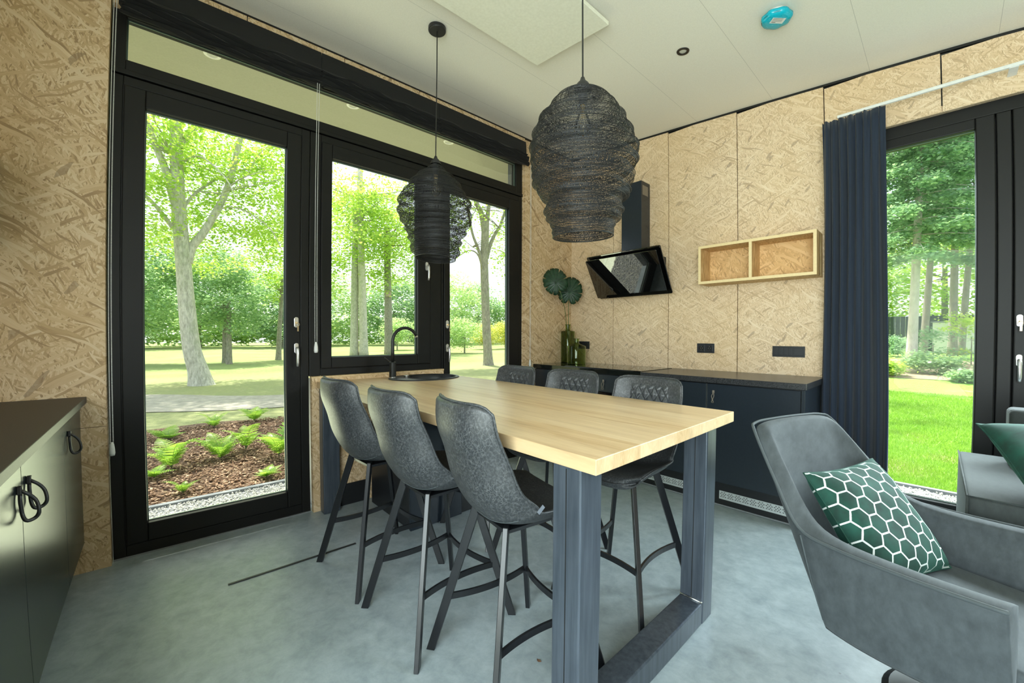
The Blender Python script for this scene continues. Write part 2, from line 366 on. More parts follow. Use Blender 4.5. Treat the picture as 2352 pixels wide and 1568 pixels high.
# velvet pillows
def velvet(name, hexes):
    t = NT(name); v = t.obj(); n = t.noise(v, 14, 3, .6); f = t.noise(v, 500, 2)
    g = t.ramp(n, [(.3, (.0005, .020, .013)), (.7, (.002, .060, .040))])
    if hexes:
        uvn = t.new('UVMap'); q = t.xyz(uvn.outputs[0]); Sx = 6.6
        px = t.math('MULTIPLY', q[1], Sx); py = t.math('MULTIPLY', q[0], Sx)
        def cell(x, y):
            ax = t.math('SUBTRACT', t.math('FLOORED_MODULO', x, 1.0), .5); ay = t.math('SUBTRACT', t.math('FLOORED_MODULO', y, 1.7320508), .8660254)
            return ax, ay
        ax, ay = cell(px, py); bx, by = cell(t.math('SUBTRACT', px, .5), t.math('SUBTRACT', py, .8660254))
        def sel(x, y): return t.math('ADD', t.math('MULTIPLY', x, x), t.math('MULTIPLY', y, y))
        m = t.math('LESS_THAN', sel(ax, ay), sel(bx, by))
        def pick(a_, b_): return t.math('ADD', t.math('MULTIPLY', m, a_), t.math('MULTIPLY', t.math('SUBTRACT', 1.0, m), b_))
        gx = t.math('ABSOLUTE', pick(ax, bx)); gy = t.math('ABSOLUTE', pick(ay, by))
        hd = t.math('MAXIMUM', gx, t.math('ADD', t.math('MULTIPLY', gx, .5), t.math('MULTIPLY', gy, .8660254)))
        ln = t.math('GREATER_THAN', t.math('ADD', hd, t.math('MULTIPLY', t.math('SUBTRACT', f, .5), .02)), .455)
        g = t.mix(ln, g, (.66, .70, .69))
    t.base(g); t.rough(.8); t.b.inputs['Sheen Weight'].default_value = .12; t.b.inputs['Sheen Roughness'].default_value = .35; t.b.inputs['Sheen Tint'].default_value = (.25, .8, .6, 1)
    t.bump(f, .15, .001); return t.m
M_HEX = velvet('green_hexagon_velvet', True); M_VELVET = velvet('emerald_velvet', False)

# raw steel
t = NT('raw_blue_steel'); v = t.pos(); n1 = t.noise(t.scale(v, (26, 26, 1.5)), 2, 4, .6); n2 = t.noise(v, 7, 4, .6)
c = t.ramp(n1, [(.3, (.055, .070, .092)), (.7, (.125, .148, .185))]); c = t.mix(.25, c, t.ramp(n2, [(.3, (.07, .085, .105)), (.75, (.13, .15, .18))]))
t.base(c); t.b.inputs['Metallic'].default_value = .55; t.rough(.33); M_STEEL = t.m

# glass
def thin_glass(name, tint=(1, 1, 1), refl=1.0):
    t = NT(name); t.n.remove(t.b)
    tr = t.new('BsdfTransparent'); tr.inputs[0].default_value = (*tint, 1); gl = t.new('BsdfGlossy'); gl.inputs['Roughness'].default_value = .0
    lw = t.new('Fresnel'); lw.inputs[0].default_value = 1.45; mx = t.new('MixShader')
    n = t.noise(t.pos(), 900, 1); f = t.math('MULTIPLY', lw.outputs[0], refl); f = t.math('ADD', f, t.math('MULTIPLY', n, .0005))
    t.link(f, mx.inputs[0]); t.link(tr.outputs[0], mx.inputs[1]); t.link(gl.outputs[0], mx.inputs[2]); t.link(mx.outputs[0], t.out.inputs[0]); return t.m
M_GLASS = thin_glass('window_glass', (.97, .99, .97), .15)
t = NT('green_bottle_glass'); t.base((.50, .62, .30)); t.rough(t.ramp(t.noise(t.pos(), 30, 2), [(.3, .0), (.7, .05)])); t.b.inputs['Transmission Weight'].default_value = 1.0; t.b.inputs['IOR'].default_value = 1.35; M_BOTTLE = t.m
M_BULB = thin_glass('clear_bulb_glass', (.98, .97, .93), 2.0)
M_FILAMENT = simple('brass_filament', (.6, .45, .22), .3, 1.0)

# knitted wire shade: a see-through open weave
t = NT('black_knitted_wire'); v = t.obj(); p = t.xyz(v)
ang = t.math('ARCTAN2', p[1], p[0])
wob = t.noise(t.scale(v, (5, 5, 16)), 1.0, 3)
st = t.comb(t.math('MULTIPLY', ang, 38.0), t.math('ADD', t.math('MULTIPLY', p[2], 170.0), t.math('MULTIPLY', wob, 14.0)), 0.0)
vv = t.new('TexVoronoi', voronoi_dimensions='2D', feature='DISTANCE_TO_EDGE'); t.link(st, vv.inputs['Vector']); vv.inputs['Scale'].default_value = 1.0
den = t.ramp(t.noise(t.scale(v, (3, 3, 22)), 1.4, 3), [(.30, .05), (.70, .30)])
hole = t.math('GREATER_THAN', vv.outputs['Distance'], den)
t.b.inputs['Alpha'].default_value = 1; al = t.math('SUBTRACT', 1.0, t.math('MULTIPLY', hole, .95)); t.link(al, t.b.inputs['Alpha'])
t.base((.016, .016, .016)); t.rough(.6); t.b.inputs['Specular IOR Level'].default_value = .35; M_KNIT = t.m
M_WIRE = simple('black_wire', (.016, .017, .017), .42, .2)

# greenery and ground
def leafmat(name, stops, trans=.5, tcol=(.55, .8, .12)):
    t = NT(name); g = t.new('NewGeometry'); c = t.ramp(g.outputs['Random Per Island'], stops)
    t.n.remove(t.b); df = t.new('BsdfDiffuse'); tl = t.new('BsdfTranslucent'); gl = t.new('BsdfGlossy'); gl.inputs['Roughness'].default_value = .4; gl.inputs[0].default_value = (.5, .55, .5, 1)
    nz = t.noise(t.pos(), 1.1, 2); c = t.mix(t.ramp(nz, [(.35, 0.0), (.7, .35)]), c, tcol, 'MIX')
    t.link(c, df.inputs[0]); t.link(t.mix(1.0, c, (1.2, 1.28, .85), 'MULTIPLY'), tl.inputs[0])
    m1 = t.new('MixShader'); m1.inputs[0].default_value = trans; t.link(df.outputs[0], m1.inputs[1]); t.link(tl.outputs[0], m1.inputs[2])
    m2 = t.new('MixShader'); m2.inputs[0].default_value = .06; t.link(m1.outputs[0], m2.inputs[1]); t.link(gl.outputs[0], m2.inputs[2]); t.link(m2.outputs[0], t.out.inputs[0]); return t.m
M_LEAF1 = leafmat('sunny_leaves', [(0, (.26, .42, .07)), (.5, (.42, .58, .13)), (1, (.62, .70, .20))], .58, (.52, .64, .16))
M_LEAF2 = leafmat('deep_green_leaves', [(0, (.22, .37, .21)), (.5, (.34, .50, .30)), (1, (.50, .62, .38))], .5, (.38, .52, .32))
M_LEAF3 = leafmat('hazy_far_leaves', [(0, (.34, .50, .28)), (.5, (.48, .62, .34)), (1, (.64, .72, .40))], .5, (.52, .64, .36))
M_LEAF4 = leafmat('conifer_needles', [(0, (.15, .29, .18)), (.5, (.28, .45, .28)), (1, (.46, .62, .42))], .45, (.30, .46, .30))
M_LEAF5 = leafmat('yellow_green_leaves', [(0, (.45, .50, .12)), (.5, (.62, .62, .16)), (1, (.72, .60, .22))], .5, (.60, .60, .2))
M_FERN = leafmat('fern_fronds', [(0, (.20, .38, .05)), (.5, (.34, .52, .09)), (1, (.5, .62, .14))], .45, (.36, .54, .1))
M_GRASSB = leafmat('grass_blades', [(0, (.20, .38, .05)), (.5, (.30, .52, .08)), (1, (.42, .60, .14))], .45, (.36, .52, .10))
def bark(name, a, b):
    t = NT(name); v = t.pos(); n = t.noise(t.scale(v, (6, 6, 2.2)), 3, 5, .65); n2 = t.noise(v, 3.0, 3)
    c = t.ramp(n, [(.3, a), (.65, b)]); c = t.mix(t.ramp(n2, [(.5, 0.0), (.75, .4)]), c, (.24, .30, .16)); t.base(c); t.rough(.9); t.bump(n, .6, .05); return t.m
M_BARK = bark('beech_bark', (.30, .29, .24), (.62, .60, .52)); M_BARK2 = bark('oak_bark', (.16, .15, .12), (.36, .33, .27)); M_BARK3 = bark('pale_trunk', (.40, .37, .31), (.66, .62, .54))
t = NT('meadow'); p = t.pos(); n = t.noise(p, .35, 5, .6); n2 = t.noise(p, 12, 5, .7)
c = t.ramp(n, [(.3, (.16, .27, .055)), (.5, (.26, .37, .09)), (.7, (.40, .40, .16))]); c = t.mix(.35, c, t.ramp(n2, [(.3, (.13, .17, .06)), (.7, (.50, .50, .24))]))
xx = t.xyz(p)[0]; c = t.mix(1.0, c, (.88, .86, .85), 'MULTIPLY'); c = t.mix(t.math('MULTIPLY', t.ramp(t.math('DIVIDE', xx, -20.0), [(.22, .55), (.62, .45), (.75, 0.0)]), t.ramp(n, [(.35, 1.0), (.65, .5)])), c, (.36, .31, .19))
t.base(c); t.rough(.95); t.bump(n2, .8, .04); M_MEADOW = t.m
t = NT('mulch'); p = t.pos(); n = t.noise(t.scale(p, (1, 1.6, 1)), 38, 4, .75); c = t.ramp(n, [(.35, (.075, .043, .027)), (.5, (.22, .13, .08)), (.66, (.45, .29, .18))]); t.base(c); t.rough(.95); t.bump(n, 1.0, .03); M_MULCH = t.m
t = NT('mulch_chip'); g = t.new('NewGeometry'); t.base(t.ramp(g.outputs['Random Per Island'], [(0, (.09, .048, .03)), (.5, (.27, .155, .09)), (1, (.55, .38, .26))])); t.rough(.9); M_CHIP = t.m
t = NT('sandy_path'); p = t.pos(); n = t.noise(p, 6, 5, .7); t.base(t.ramp(n, [(.3, (.25, .23, .19)), (.7, (.46, .41, .34))])); t.rough(.95); t.bump(n, .4, .02); M_PATH = t.m
t = NT('white_gravel'); g = t.new('NewGeometry'); t.base(t.ramp(g.outputs['Random Per Island'], [(0, (.50, .49, .45)), (.6, (.72, .71, .66)), (1, (.85, .84, .80))])); t.rough(.8); M_GRAVEL = t.m
M_KERB = simple('grey_concrete_kerb', (.22, .235, .25), .8)
M_SOIL = simple('bare_sandy_soil', (.36, .27, .18), .95)
M_FENCE = simple('dark_green_fence', (.035, .055, .045), .6)
M_SHED = simple('white_shed', (.62, .62, .56), .6)
M_CLAD = simple('anthracite_cladding', (.10, .105, .11), .6)
M_SOFFIT = simple('painted_soffit', (.40, .39, .30), .7)
M_BIRD = simple('weathered_birdhouse_wood', (.42, .34, .26), .8)

def ceil_z(x): return 3.385 - .0715 * x
XR, YB = 7.05, -4.70          # far right and rear walls of the room (outside the picture)

# ------------------------------------------------------------------ room shell
MB().box(-.26, XR + .2, YB - .2, .24, -.22, 0).build('floor', M_FLOOR); tag(bpy.data.objects['floor'], kind='structure')
def slab(name, x0, x1, y0, y1, th, mat):
    m = MB(); m.prism([(x0, ceil_z(x0)), (x1, ceil_z(x1)), (x1, ceil_z(x1) + th), (x0, ceil_z(x0) + th)], y0, y1, 'y')
    return tag(m.build(name, mat), kind='structure')
slab('ceiling', -.10, XR + .2, YB - .2, .20, .30, M_CEIL)
slab('roof_overhang', -1.75, -.10, YB - .9, .55, .30, M_SOFFIT)
slab('roof_overhang', -.10, XR + .2, .20, .95, .30, M_SOFFIT)
def struct(name, m, mat, **k): return tag(m.build(name, mat, **k), kind='structure')

# window wall (x = 0)
WB = MB()
OX = .06
def wallpanels_yz(m, ys, z0, z1, x0, x1, gap=.006):
    for a, b in zip(ys[:-1], ys[1:]): m.box(x0, x1, a + gap / 2, b - gap / 2, z0, z1)
m = MB(); m.box(-.02, OX, YB, -3.98, 0, .781); m.box(-.02, OX, YB, -3.98, .784, 3.372)
struct('wall_left', m, M_OSB_YZ)
m = MB(); wallpanels_yz(m, [-3.976, -3.326, -2.686, -2.048, -1.412, -.79], 3.13, 3.372, -.02, .045)
struct('wall_left_header', m, M_OSB_YZ)
m = MB(); m.box(-.02, .03, -.775, 0, 0, 3.372); m.box(-.02, .012, -.792, -.778, 0, 3.13)
struct('wall_left_corner', m, M_OSB_YZ)
m = MB(); m.box(.0, .041, -2.90, -1.795, 0, .972); struct('wall_left_low', m, M_OSB_YZ, bevel=.001)
m = MB(); m.box(-.004, .043, -2.902, -1.793, .972, .984); struct('trim_4', m, M_EDGE)
# outer skin of that wall
m = MB(); m.box(-.24, -.02, YB, -3.98, -.2, 3.38); m.box(-.24, -.10, -3.98, -.78, 3.32, 3.38); m.box(-.24, -.02, -.78, .24, -.2, 3.38); m.box(-.24, -.08, -2.87, -1.80, -.2, .95); m.box(-.24, -.02, -3.98, -.78, -.22, -.02)
struct('wall_left_outside', m, M_CLAD)
# kitchen wall (y = 0)
xs = [0.002, .615, 1.242, 1.873, 2.502]
m = MB()
for a, b in zip(xs[:-1], xs[1:]): m.box(a + .0035, b - .0035, 0, .018, 0, ceil_z((a + b) / 2) - .012 + (a - b) * 0)
m.box(2.504, 2.60, 0, .018, 0, 2.757)
struct('wall_back', m, M_OSB_XZ)
m = MB()
for a, b in zip([2.502, 3.142, 3.772, 4.402, 5.032, 5.66, 6.29], [3.142, 3.772, 4.402, 5.032, 5.66, 6.29, XR]): m.box(a + .0035, b - .0035, 0, .018, 2.757, ceil_z((a + b) / 2) - .012)
struct('wall_back_header', m, M_OSB_XZ)
m = MB(); m.box(2.60, 6.75, .0185, .10, 2.757, 2.80); m.box(2.60, 6.75, .0, .0185, 2.752, 2.757); struct('trim_5', m, M_OSB_XY)
m = MB(); m.box(-.02, 2.62, .019, .24, -.2, 3.40); m.box(2.62, 6.75, .10, .24, 2.80, 3.40); m.box(6.75, XR + .2, 0, .24, -.2, 3.40); struct('wall_back_outside', m, M_CLAD)
# black shadow-gap strips under the ceiling
m = MB(); m.box(.0, .052, YB, 0, 3.373, 3.386); struct('trim_1', m, M_GASKET)
m = MB(); m.prism([(0, ceil_z(0) - .017), (XR, ceil_z(XR) - .017), (XR, ceil_z(XR) + .01), (0, ceil_z(0) + .01)], -.004, .016, 'y'); struct('trim_2', m, M_GASKET)
m = MB(); m.box(.004, 2.6, .0175, .019, 0, 3.3); struct('trim_3', m, M_GASKET)
# walls behind and to the right of the camera, the rear one with a window opening added for light
m = MB(); m.box(0, 2.3, YB - .2, YB, 0, 3.4); m.box(2.3, 4.8, YB - .2, YB, 2.6, 3.4); m.box(4.8, XR + .2, YB - .2, YB, 0, 3.4); struct('wall_rear', m, M_OSB_XZ)
m = MB(); m.box(XR, XR + .2, YB, 0, 0, 3.3); struct('wall_right', m, M_OSB_YZ)

# ------------------------------------------------------------------ windows and doors of the window wall
def rect_frame(m, y0, y1, z0, z1, wl_, wr_, wb_, wt_, x0, x1):
    m.box(x0, x1, y0, y0 + wl_, z0, z1); m.box(x0, x1, y1 - wr_, y1, z0, z1)
    m.box(x0, x1, y0 + wl_, y1 - wr_, z0, z0 + wb_); m.box(x0, x1, y0 + wl_, y1 - wr_, z1 - wt_, z1)
def wbead(parent, y0, y1, z0, z1):
    m = MB(); rect_frame(m, y0 - .006, y1 + .006, z0 - .006, z1 + .006, .012, .012, .012, .012, -.034, -.024); m.build('glazing_gasket', M_SPACER, parent)
    g = MB(); g.box(-.040, -.036, y0 - .006, y1 + .006, z0 - .006, z1 + .006); g.build('window_pane', M_GLASS, parent)
def handle(parent, y, z, L=.125, name='handle', s=1):
    """lever handle standing off the frame, at local x 0"""
    m = MB(); pts = []
    for k in range(16):
        a = 2 * PI * k / 16; pts.append((y + .015 * math.cos(a), z + (.022 if math.sin(a) > 0 else -.022) + .015 * math.sin(a)))
    m.prism(pts, .012, .022, 'x')
    h = m.build(name, M_SATIN, parent, bevel=.003, smooth=False)
    l = MB(); l.tube([(.02, y, z), (.046, y, z)], .010, 12)
    l.tube([(.046, y, z + .008), (.052, y, z - .01), (.056, y, z - .05), (.054, y, z - L * .8), (.048, y, z - L)], [.009, .0105, .0095, .009, .008], 10)
    l.build('lever', M_SATIN, h, smooth=True)
def lock(parent, y, z):
    m = MB(); pts = []
    for k in range(16):
        a = 2 * PI * k / 16; pts.append((y + .015 * math.cos(a), z + (.022 if math.sin(a) > 0 else -.022) + .015 * math.sin(a)))
    m.prism(pts, .012, .020, 'x'); h = m.build('lock_plate', M_SATIN, parent, bevel=.002)
    c = MB(); c.tube([(.02, y, z - .004), (.028, y, z - .004)], .009, 14); c.boxc((.040, y, z - .004), (.026, .0025, .014)); c.tube([(.052, y + .012 * math.cos(k * PI / 6), z - .016 + .012 * math.sin(k * PI / 6)) for k in range(12)], .0016, 6, closed=True)
    c.boxc((.052, y + .002, z - .045), (.002, .010, .036)); c.build('key', M_BRASS, h)
# transom
t1 = tag(empty('window_1'), 'long transom light above the three black frames of the window wall', None, kind='structure')
m = MB(); rect_frame(m, -3.976, -.79, 2.762, 3.14, .062, .085, .09, .04, -.075, .0); m.box(-.07, .012, -3.976, -.79, 2.762, 2.79); m.build('frame', M_FRAME, t1, bevel=.003)
wbead(t1, -3.912, -.878, 2.855, 3.10)
# left glazed door
d1 = tag(empty('door_1'), 'tall black glazed door at the left of the window wall', None, kind='structure')
m = MB(); rect_frame(m, -3.976, -2.908, 0.0, 2.758, .055, .055, .068, .052, -.075, .0); m.build('frame', M_FRAME, d1, bevel=.004)
m = MB(); rect_frame(m, -3.917, -2.967, .073, 2.702, .096, .093, .108, .105, -.06, .012); m.build('sash', M_FRAME, d1, bevel=.006, seg=3)
m = MB(); rect_frame(m, -3.923, -2.961, .066, 2.708, .012, .012, .012, .012, -.05, -.004); m.build('seal', M_GASKET, d1)
wbead(d1, -3.821, -3.060, .181, 2.597); handle(d1, -2.994, 1.19); lock(d1, -2.994, 1.372)
# middle window
w2 = tag(empty('window_2'), 'black framed casement window behind the tap', None, kind='structure')
m = MB(); rect_frame(m, -2.904, -1.796, .984, 2.758, .076, .112, .052, .052, -.075, .0); m.build('frame', M_FRAME, w2, bevel=.004)
m = MB(); rect_frame(m, -2.826, -1.912, 1.038, 2.702, .076, .122, .080, .102, -.06, .012); m.build('sash', M_FRAME, w2, bevel=.006, seg=3)
m = MB(); rect_frame(m, -2.828, -1.910, 1.036, 2.705, .004, .004, .004, .004, -.05, .002); m.build('seal', M_GASKET, w2)
wbead(w2, -2.750, -2.036, 1.119, 2.598); handle(w2, -1.952, 1.885)
# right glazed door
d3 = tag(empty('door_2'), 'black glazed door at the right of the window wall', None, kind='structure')
m = MB(); rect_frame(m, -1.792, -.79, 0.0, 2.758, .02, .055, .068, .052, -.075, .0); m.build('frame', M_FRAME, d3, bevel=.003)
m = MB(); rect_frame(m, -1.770, -.847, .073, 2.702, .062, .135, .108, .105, -.06, .012); m.build('sash', M_FRAME, d3, bevel=.006, seg=3)
m = MB(); rect_frame(m, -1.774, -.843, .066, 2.708, .012, .012, .012, .012, -.05, -.004); m.build('seal', M_GASKET, d3)
wbead(d3, -1.708, -.984, .181, 2.597); handle(d3, -1.742, 1.17); lock(d3, -1.742, 1.385)
m = MB(); m.box(-.02, .012, -3.976, -2.908, -.002, .006); struct('trim_6', m, M_KERB)

# sliding doors of the garden side (y = .05)
sd1 = tag(empty('door_3', (0, .05, 0)), 'black framed garden doors beside the blue curtain', None, kind='structure')
def rf_xz(m, x0, x1, z0, z1, a, b, c, d, y0, y1):
    m.box(x0, x0 + a, y0, y1, z0, z1); m.box(x1 - b, x1, y0, y1, z0, z1); m.box(x0 + a, x1 - b, y0, y1, z0, z0 + c); m.box(x0 + a, x1 - b, y0, y1, z1 - d, z1)
m = MB(); rf_xz(m, 2.61, 6.75, 0, 2.80, .06, .06, .06, .125, 0, .09); m.build('frame', M_FRAME, sd1, bevel=.004)
for i, (a, b, ga, gb) in enumerate([(2.672, 3.378, 2.74, 3.292), (3.452, 4.55, 3.575, 4.46), (4.62, 5.65, 4.70, 5.57), (5.66, 6.69, 5.74, 6.60)]):
    m = MB(); rf_xz(m, a, b, .062, 2.673, ga - a, b - gb, .125, .070, -.012, .07); s_ = m.build('sash', M_FRAME, sd1, bevel=.007, seg=3)
    g = MB(); g.box(ga - .004, gb + .004, .03, .034, .18, 2.61); g.build('window_pane', M_GLASS, s_)
m = MB(); m.box(3.383, 3.448, -.006, .07, .062, 2.673); m.build('post', M_FRAME, sd1, bevel=.006, seg=3)
m = MB(); m.box(3.372, 3.458, .03, .06, .06, 2.68); m.box(2.66, 6.7, .03, .06, 2.66, 2.70); m.build('seal', M_GASKET, sd1)
m = MB(); rf_xz(m, 2.735, 3.297, .184, 2.607, .008, .008, .008, .008, .020, .028); m.build('glazing_gasket', M_SPACER, sd1)
hd = empty('handle_set', (3.476, .038, 0), -PI / 2); hd.parent = sd1; hd.location = (3.476, -.012 + .012, 0)
handle(hd, 0, 1.145); lock(hd, 0, 1.385)
# pane of the unseen rear opening, added to let light in
m = MB(); m.box(2.3, 4.8, YB - .12, YB - .115, 0, 2.6); m.build('window_pane', M_GLASS, tag(empty('window_3'), 'out of view rear window added to let light in', None, kind='structure'))

# ------------------------------------------------------------------ roman blinds
def blind(y0, y1, label, seed):
    r = random.Random(seed); root = tag(empty('roman_blind', (0, (y0 + y1) / 2, 0)), label, 'blind', 'black roman blinds over the windows')
    prof = [(.066, 3.326), (.072, 3.28), (.076, 3.20), (.098, 3.178), (.082, 3.168), (.106, 3.156), (.088, 3.147), (.113, 3.136), (.093, 3.126), (.119, 3.116), (.097, 3.106), (.123, 3.095), (.100, 3.085), (.124, 3.075), (.100, 3.066), (.120, 3.056), (.10, 3.048), (.085, 3.052), (.078, 3.10), (.062, 3.20), (.060, 3.326)]
    n = 60; W = y1 - y0; ph = [r.uniform(0, 6) for _ in range(6)]; V = []; F = []
    for i in range(n + 1):
        u = i / n; y = (u - .5) * W
        sag = .016 * math.sin(PI * u) - .004 + .004 * math.sin(u * 9 + ph[0])
        edge = math.exp(-min(u, 1 - u) * 18)
        for k, (x, z) in enumerate(prof):
            w_ = 1 if 3 <= k <= 18 else 0
            kk_ = .0035 * math.sin(u * 14 + k * 1.3 + ph[1]) + .003 * math.sin(u * 27 + k * .7 + ph[2])
            V.append((x + w_ * (kk_ + .012 * math.sin(u * 5 + ph[3])) * (1 - .3 * edge), y + (0.012 * math.sin(k * 2.1 + ph[4]) * edge * w_), z - w_ * (sag * (3.2 - z) / .15 * .55 - kk_ * 1.2)))
    P = len(prof)
    for i in range(n):
        for k in range(P): F.append((i * P + k, i * P + (k + 1) % P, (i + 1) * P + (k + 1) % P, (i + 1) * P + k))
    F.append(tuple(range(P))); F.append(tuple(n * P + k for k in reversed(range(P))))
    m = MB(); m.add(V, F); m.build('blind_fabric', M_BLIND, root, smooth=False)
    m = MB(); m.box(.046, .060, -W / 2 + .01, W / 2 - .01, 3.29, 3.322); m.build('headrail', M_BLACKP, root)
    return root
b1 = blind(-3.935, -2.862, 'gathered black fabric blind above the tall left glazed door', 1)
b2 = blind(-2.858, -1.868, 'gathered black fabric blind in the middle of the row, over the tap', 2)
b3 = blind(-1.864, -.80, 'gathered black fabric blind at the right end near the corner', 3)
def chain(parent, x, y, z0, z1, dy=.011, weight=True):
    m = MB(); z = z1; m2 = m
    for s in (-1, 1):
        k = 0; z = z0
        while z < z1:
            c = (x, y + s * dy / 2 * min(1, (z - z0) / .05 + .35), z); r = .0033
            m.add([(c[0] + r, c[1], c[2]), (c[0] - r, c[1], c[2]), (c[0], c[1] + r, c[2]), (c[0], c[1] - r, c[2]), (c[0], c[1], c[2] + r), (c[0], c[1], c[2] - r)],
                  [(0, 2, 4), (2, 1, 4), (1, 3, 4), (3, 0, 4), (2, 0, 5), (1, 2, 5), (3, 1, 5), (0, 3, 5)]); z += .0074
        m.tube([(x, y + s * dy / 2, z0 + .05), (x, y + s * dy / 2, z1)], .0007, 4)
    o = m.build('bead_chain', M_WHITE, parent, recalc=False)
    o.location.y = -parent.location.y
    if weight:
        wgt = MB(); pr = [(.0, -.046), (.011, -.044), (.0135, -.030), (.012, -.005), (.009, .018), (.006, .028), (.0, .030)]
        wgt.lathe(pr, (x, y, z0), 14); w_ = wgt.build('chain_weight', M_WHITE, o, smooth=True)
chain(b1, .085, -3.960, .665, 3.20); chain(b2, .135, -2.897, 1.205, 3.05, .014); chain(b3, .075, -.735, 1.00, 3.10, .012)

# ------------------------------------------------------------------ ceiling things
root = tag(empty('infrared_heating_panel', (1.39, -2.32, ceil_z(1.39) - .05), 0), 'flat white heating panel fixed just below the ceiling', 'heating panel'); root.rotation_euler = (0, math.atan(.0715), 0)
MB().box(-.31, .31, -.645, .645, -.012, .012).build('panel', M_PANEL, root, bevel=.003)
MB().box(-.22, .22, -.52, .52, .012, .05).build('mounting_bracket', M_WHITE, root)
def spot(x, y, label, group, mats, r=.042, z=None):
    z = ceil_z(x) if z is None else z
    o = tag(empty('recessed_spotlight', (x, y, z)), label, 'spotlight', group); o.rotation_euler = (0, math.atan(.0715), 0)
    m = MB(); m.lathe([(r * .58, .0), (r * .62, -.006), (r * .95, -.006), (r, -.002), (r, .004)], (0, 0, 0), 28); m.build('trim_ring', mats[0], o, smooth=True)
    m = MB(); m.lathe([(.0005, -.001), (r * .45, -.002), (r * .58, .0)], (0, 0, 0), 20); m.build('lamp_lens', mats[1], o, smooth=True)
    return o
M_LENS = simple('frosted_lens', (.55, .54, .48), .25); M_BRONZE = simple('dark_bronze_ring', (.018, .012, .008), .4)
spot(1.88, -1.054, 'small dark ringed spotlight in the ceiling above the wall shelf side', 'dark ringed ceiling spotlights', (M_BRONZE, M_LENS))
spot(.604, -1.051, 'small dark ringed spotlight in the ceiling partly behind the larger lamp shade', 'dark ringed ceiling spotlights', (M_BRONZE, M_LENS))
M_RING = simple('cream_ring', (.86, .84, .78), .3)
spot(-.656, -3.452, 'white ringed outdoor spotlight under the eaves above the tall left door', 'white ringed spotlights under the eaves', (M_RING, M_LENS), .058)
spot(-.656, -2.356, 'white ringed outdoor spotlight under the eaves over the casement window', 'white ringed spotlights under the eaves', (M_RING, M_LENS), .058)
spot(-.671, -1.279, 'white ringed outdoor spotlight under the eaves behind the smaller lamp cord', 'white ringed spotlights under the eaves', (M_RING, M_LENS), .058)
# smoke alarm in its blue dust cover
t = NT('blue_dust_cover'); t.base((.0, .42, .56)); t.rough(t.ramp(t.noise(t.pos(), 40, 2), [(.3, .15), (.7, .35)])); M_BLUE = t.m
root = tag(empty('smoke_alarm', (2.448, -1.03, ceil_z(2.448))), 'smoke alarm on the ceiling wrapped in a blue dust cover', 'smoke alarm'); root.rotation_euler = (0, math.atan(.0715), .0)
MB().lathe([(.058, 0), (.060, -.012), (.055, -.018)], (0, 0, 0), 32).build('base_plate', M_WHITE, root, smooth=True)
m = MB(); n = 48; prof = [(.066, -.012), (.080, -.018), (.082, -.034), (.074, -.046), (.055, -.052), (.03, -.053), (.0005, -.053)]
m.lathe(prof, (0, 0, 0), n); m.v = [(x * (1 + .05 * math.sin(7 * math.atan2(y, x)) * (1 if z > -.03 else .4)), y * (1 + .05 * math.sin(7 * math.atan2(y, x) + 1)), z) for x, y, z in m.v]; m.build('dust_cover', M_BLUE, root, smooth=True)
m = MB(); m.tube([(.079 * math.cos(a), .079 * math.sin(a), -.037) for a in np.linspace(2.2, 5.6, 30)], .0008, 4); m.tube([(.077 * math.cos(a), .077 * math.sin(a), -.041) for a in np.linspace(2.2, 5.6, 30)], .0008, 4); m.build('stitching', M_BLACKP, root)
lb = MB(); lb.boxc((.010, -.012, -.0545), (.075, .045, .001), Matrix.Rotation(.75, 3, 'Z')); lab = lb.build('sticker', M_WHITE, root)
lb = MB(); R_ = Matrix.Rotation(.75, 3, 'Z')
for i in range(5):
    c = R_ @ Vector((-.004 if i else -.018, .013 - i * .008, 0)); lb.boxc(Vector((.010, -.012, -.0552)) + c, (.058 if i else .024, .0018 if i else .0035, .0004), R_)
lb.build('print_lines', M_SOCKET, lab)

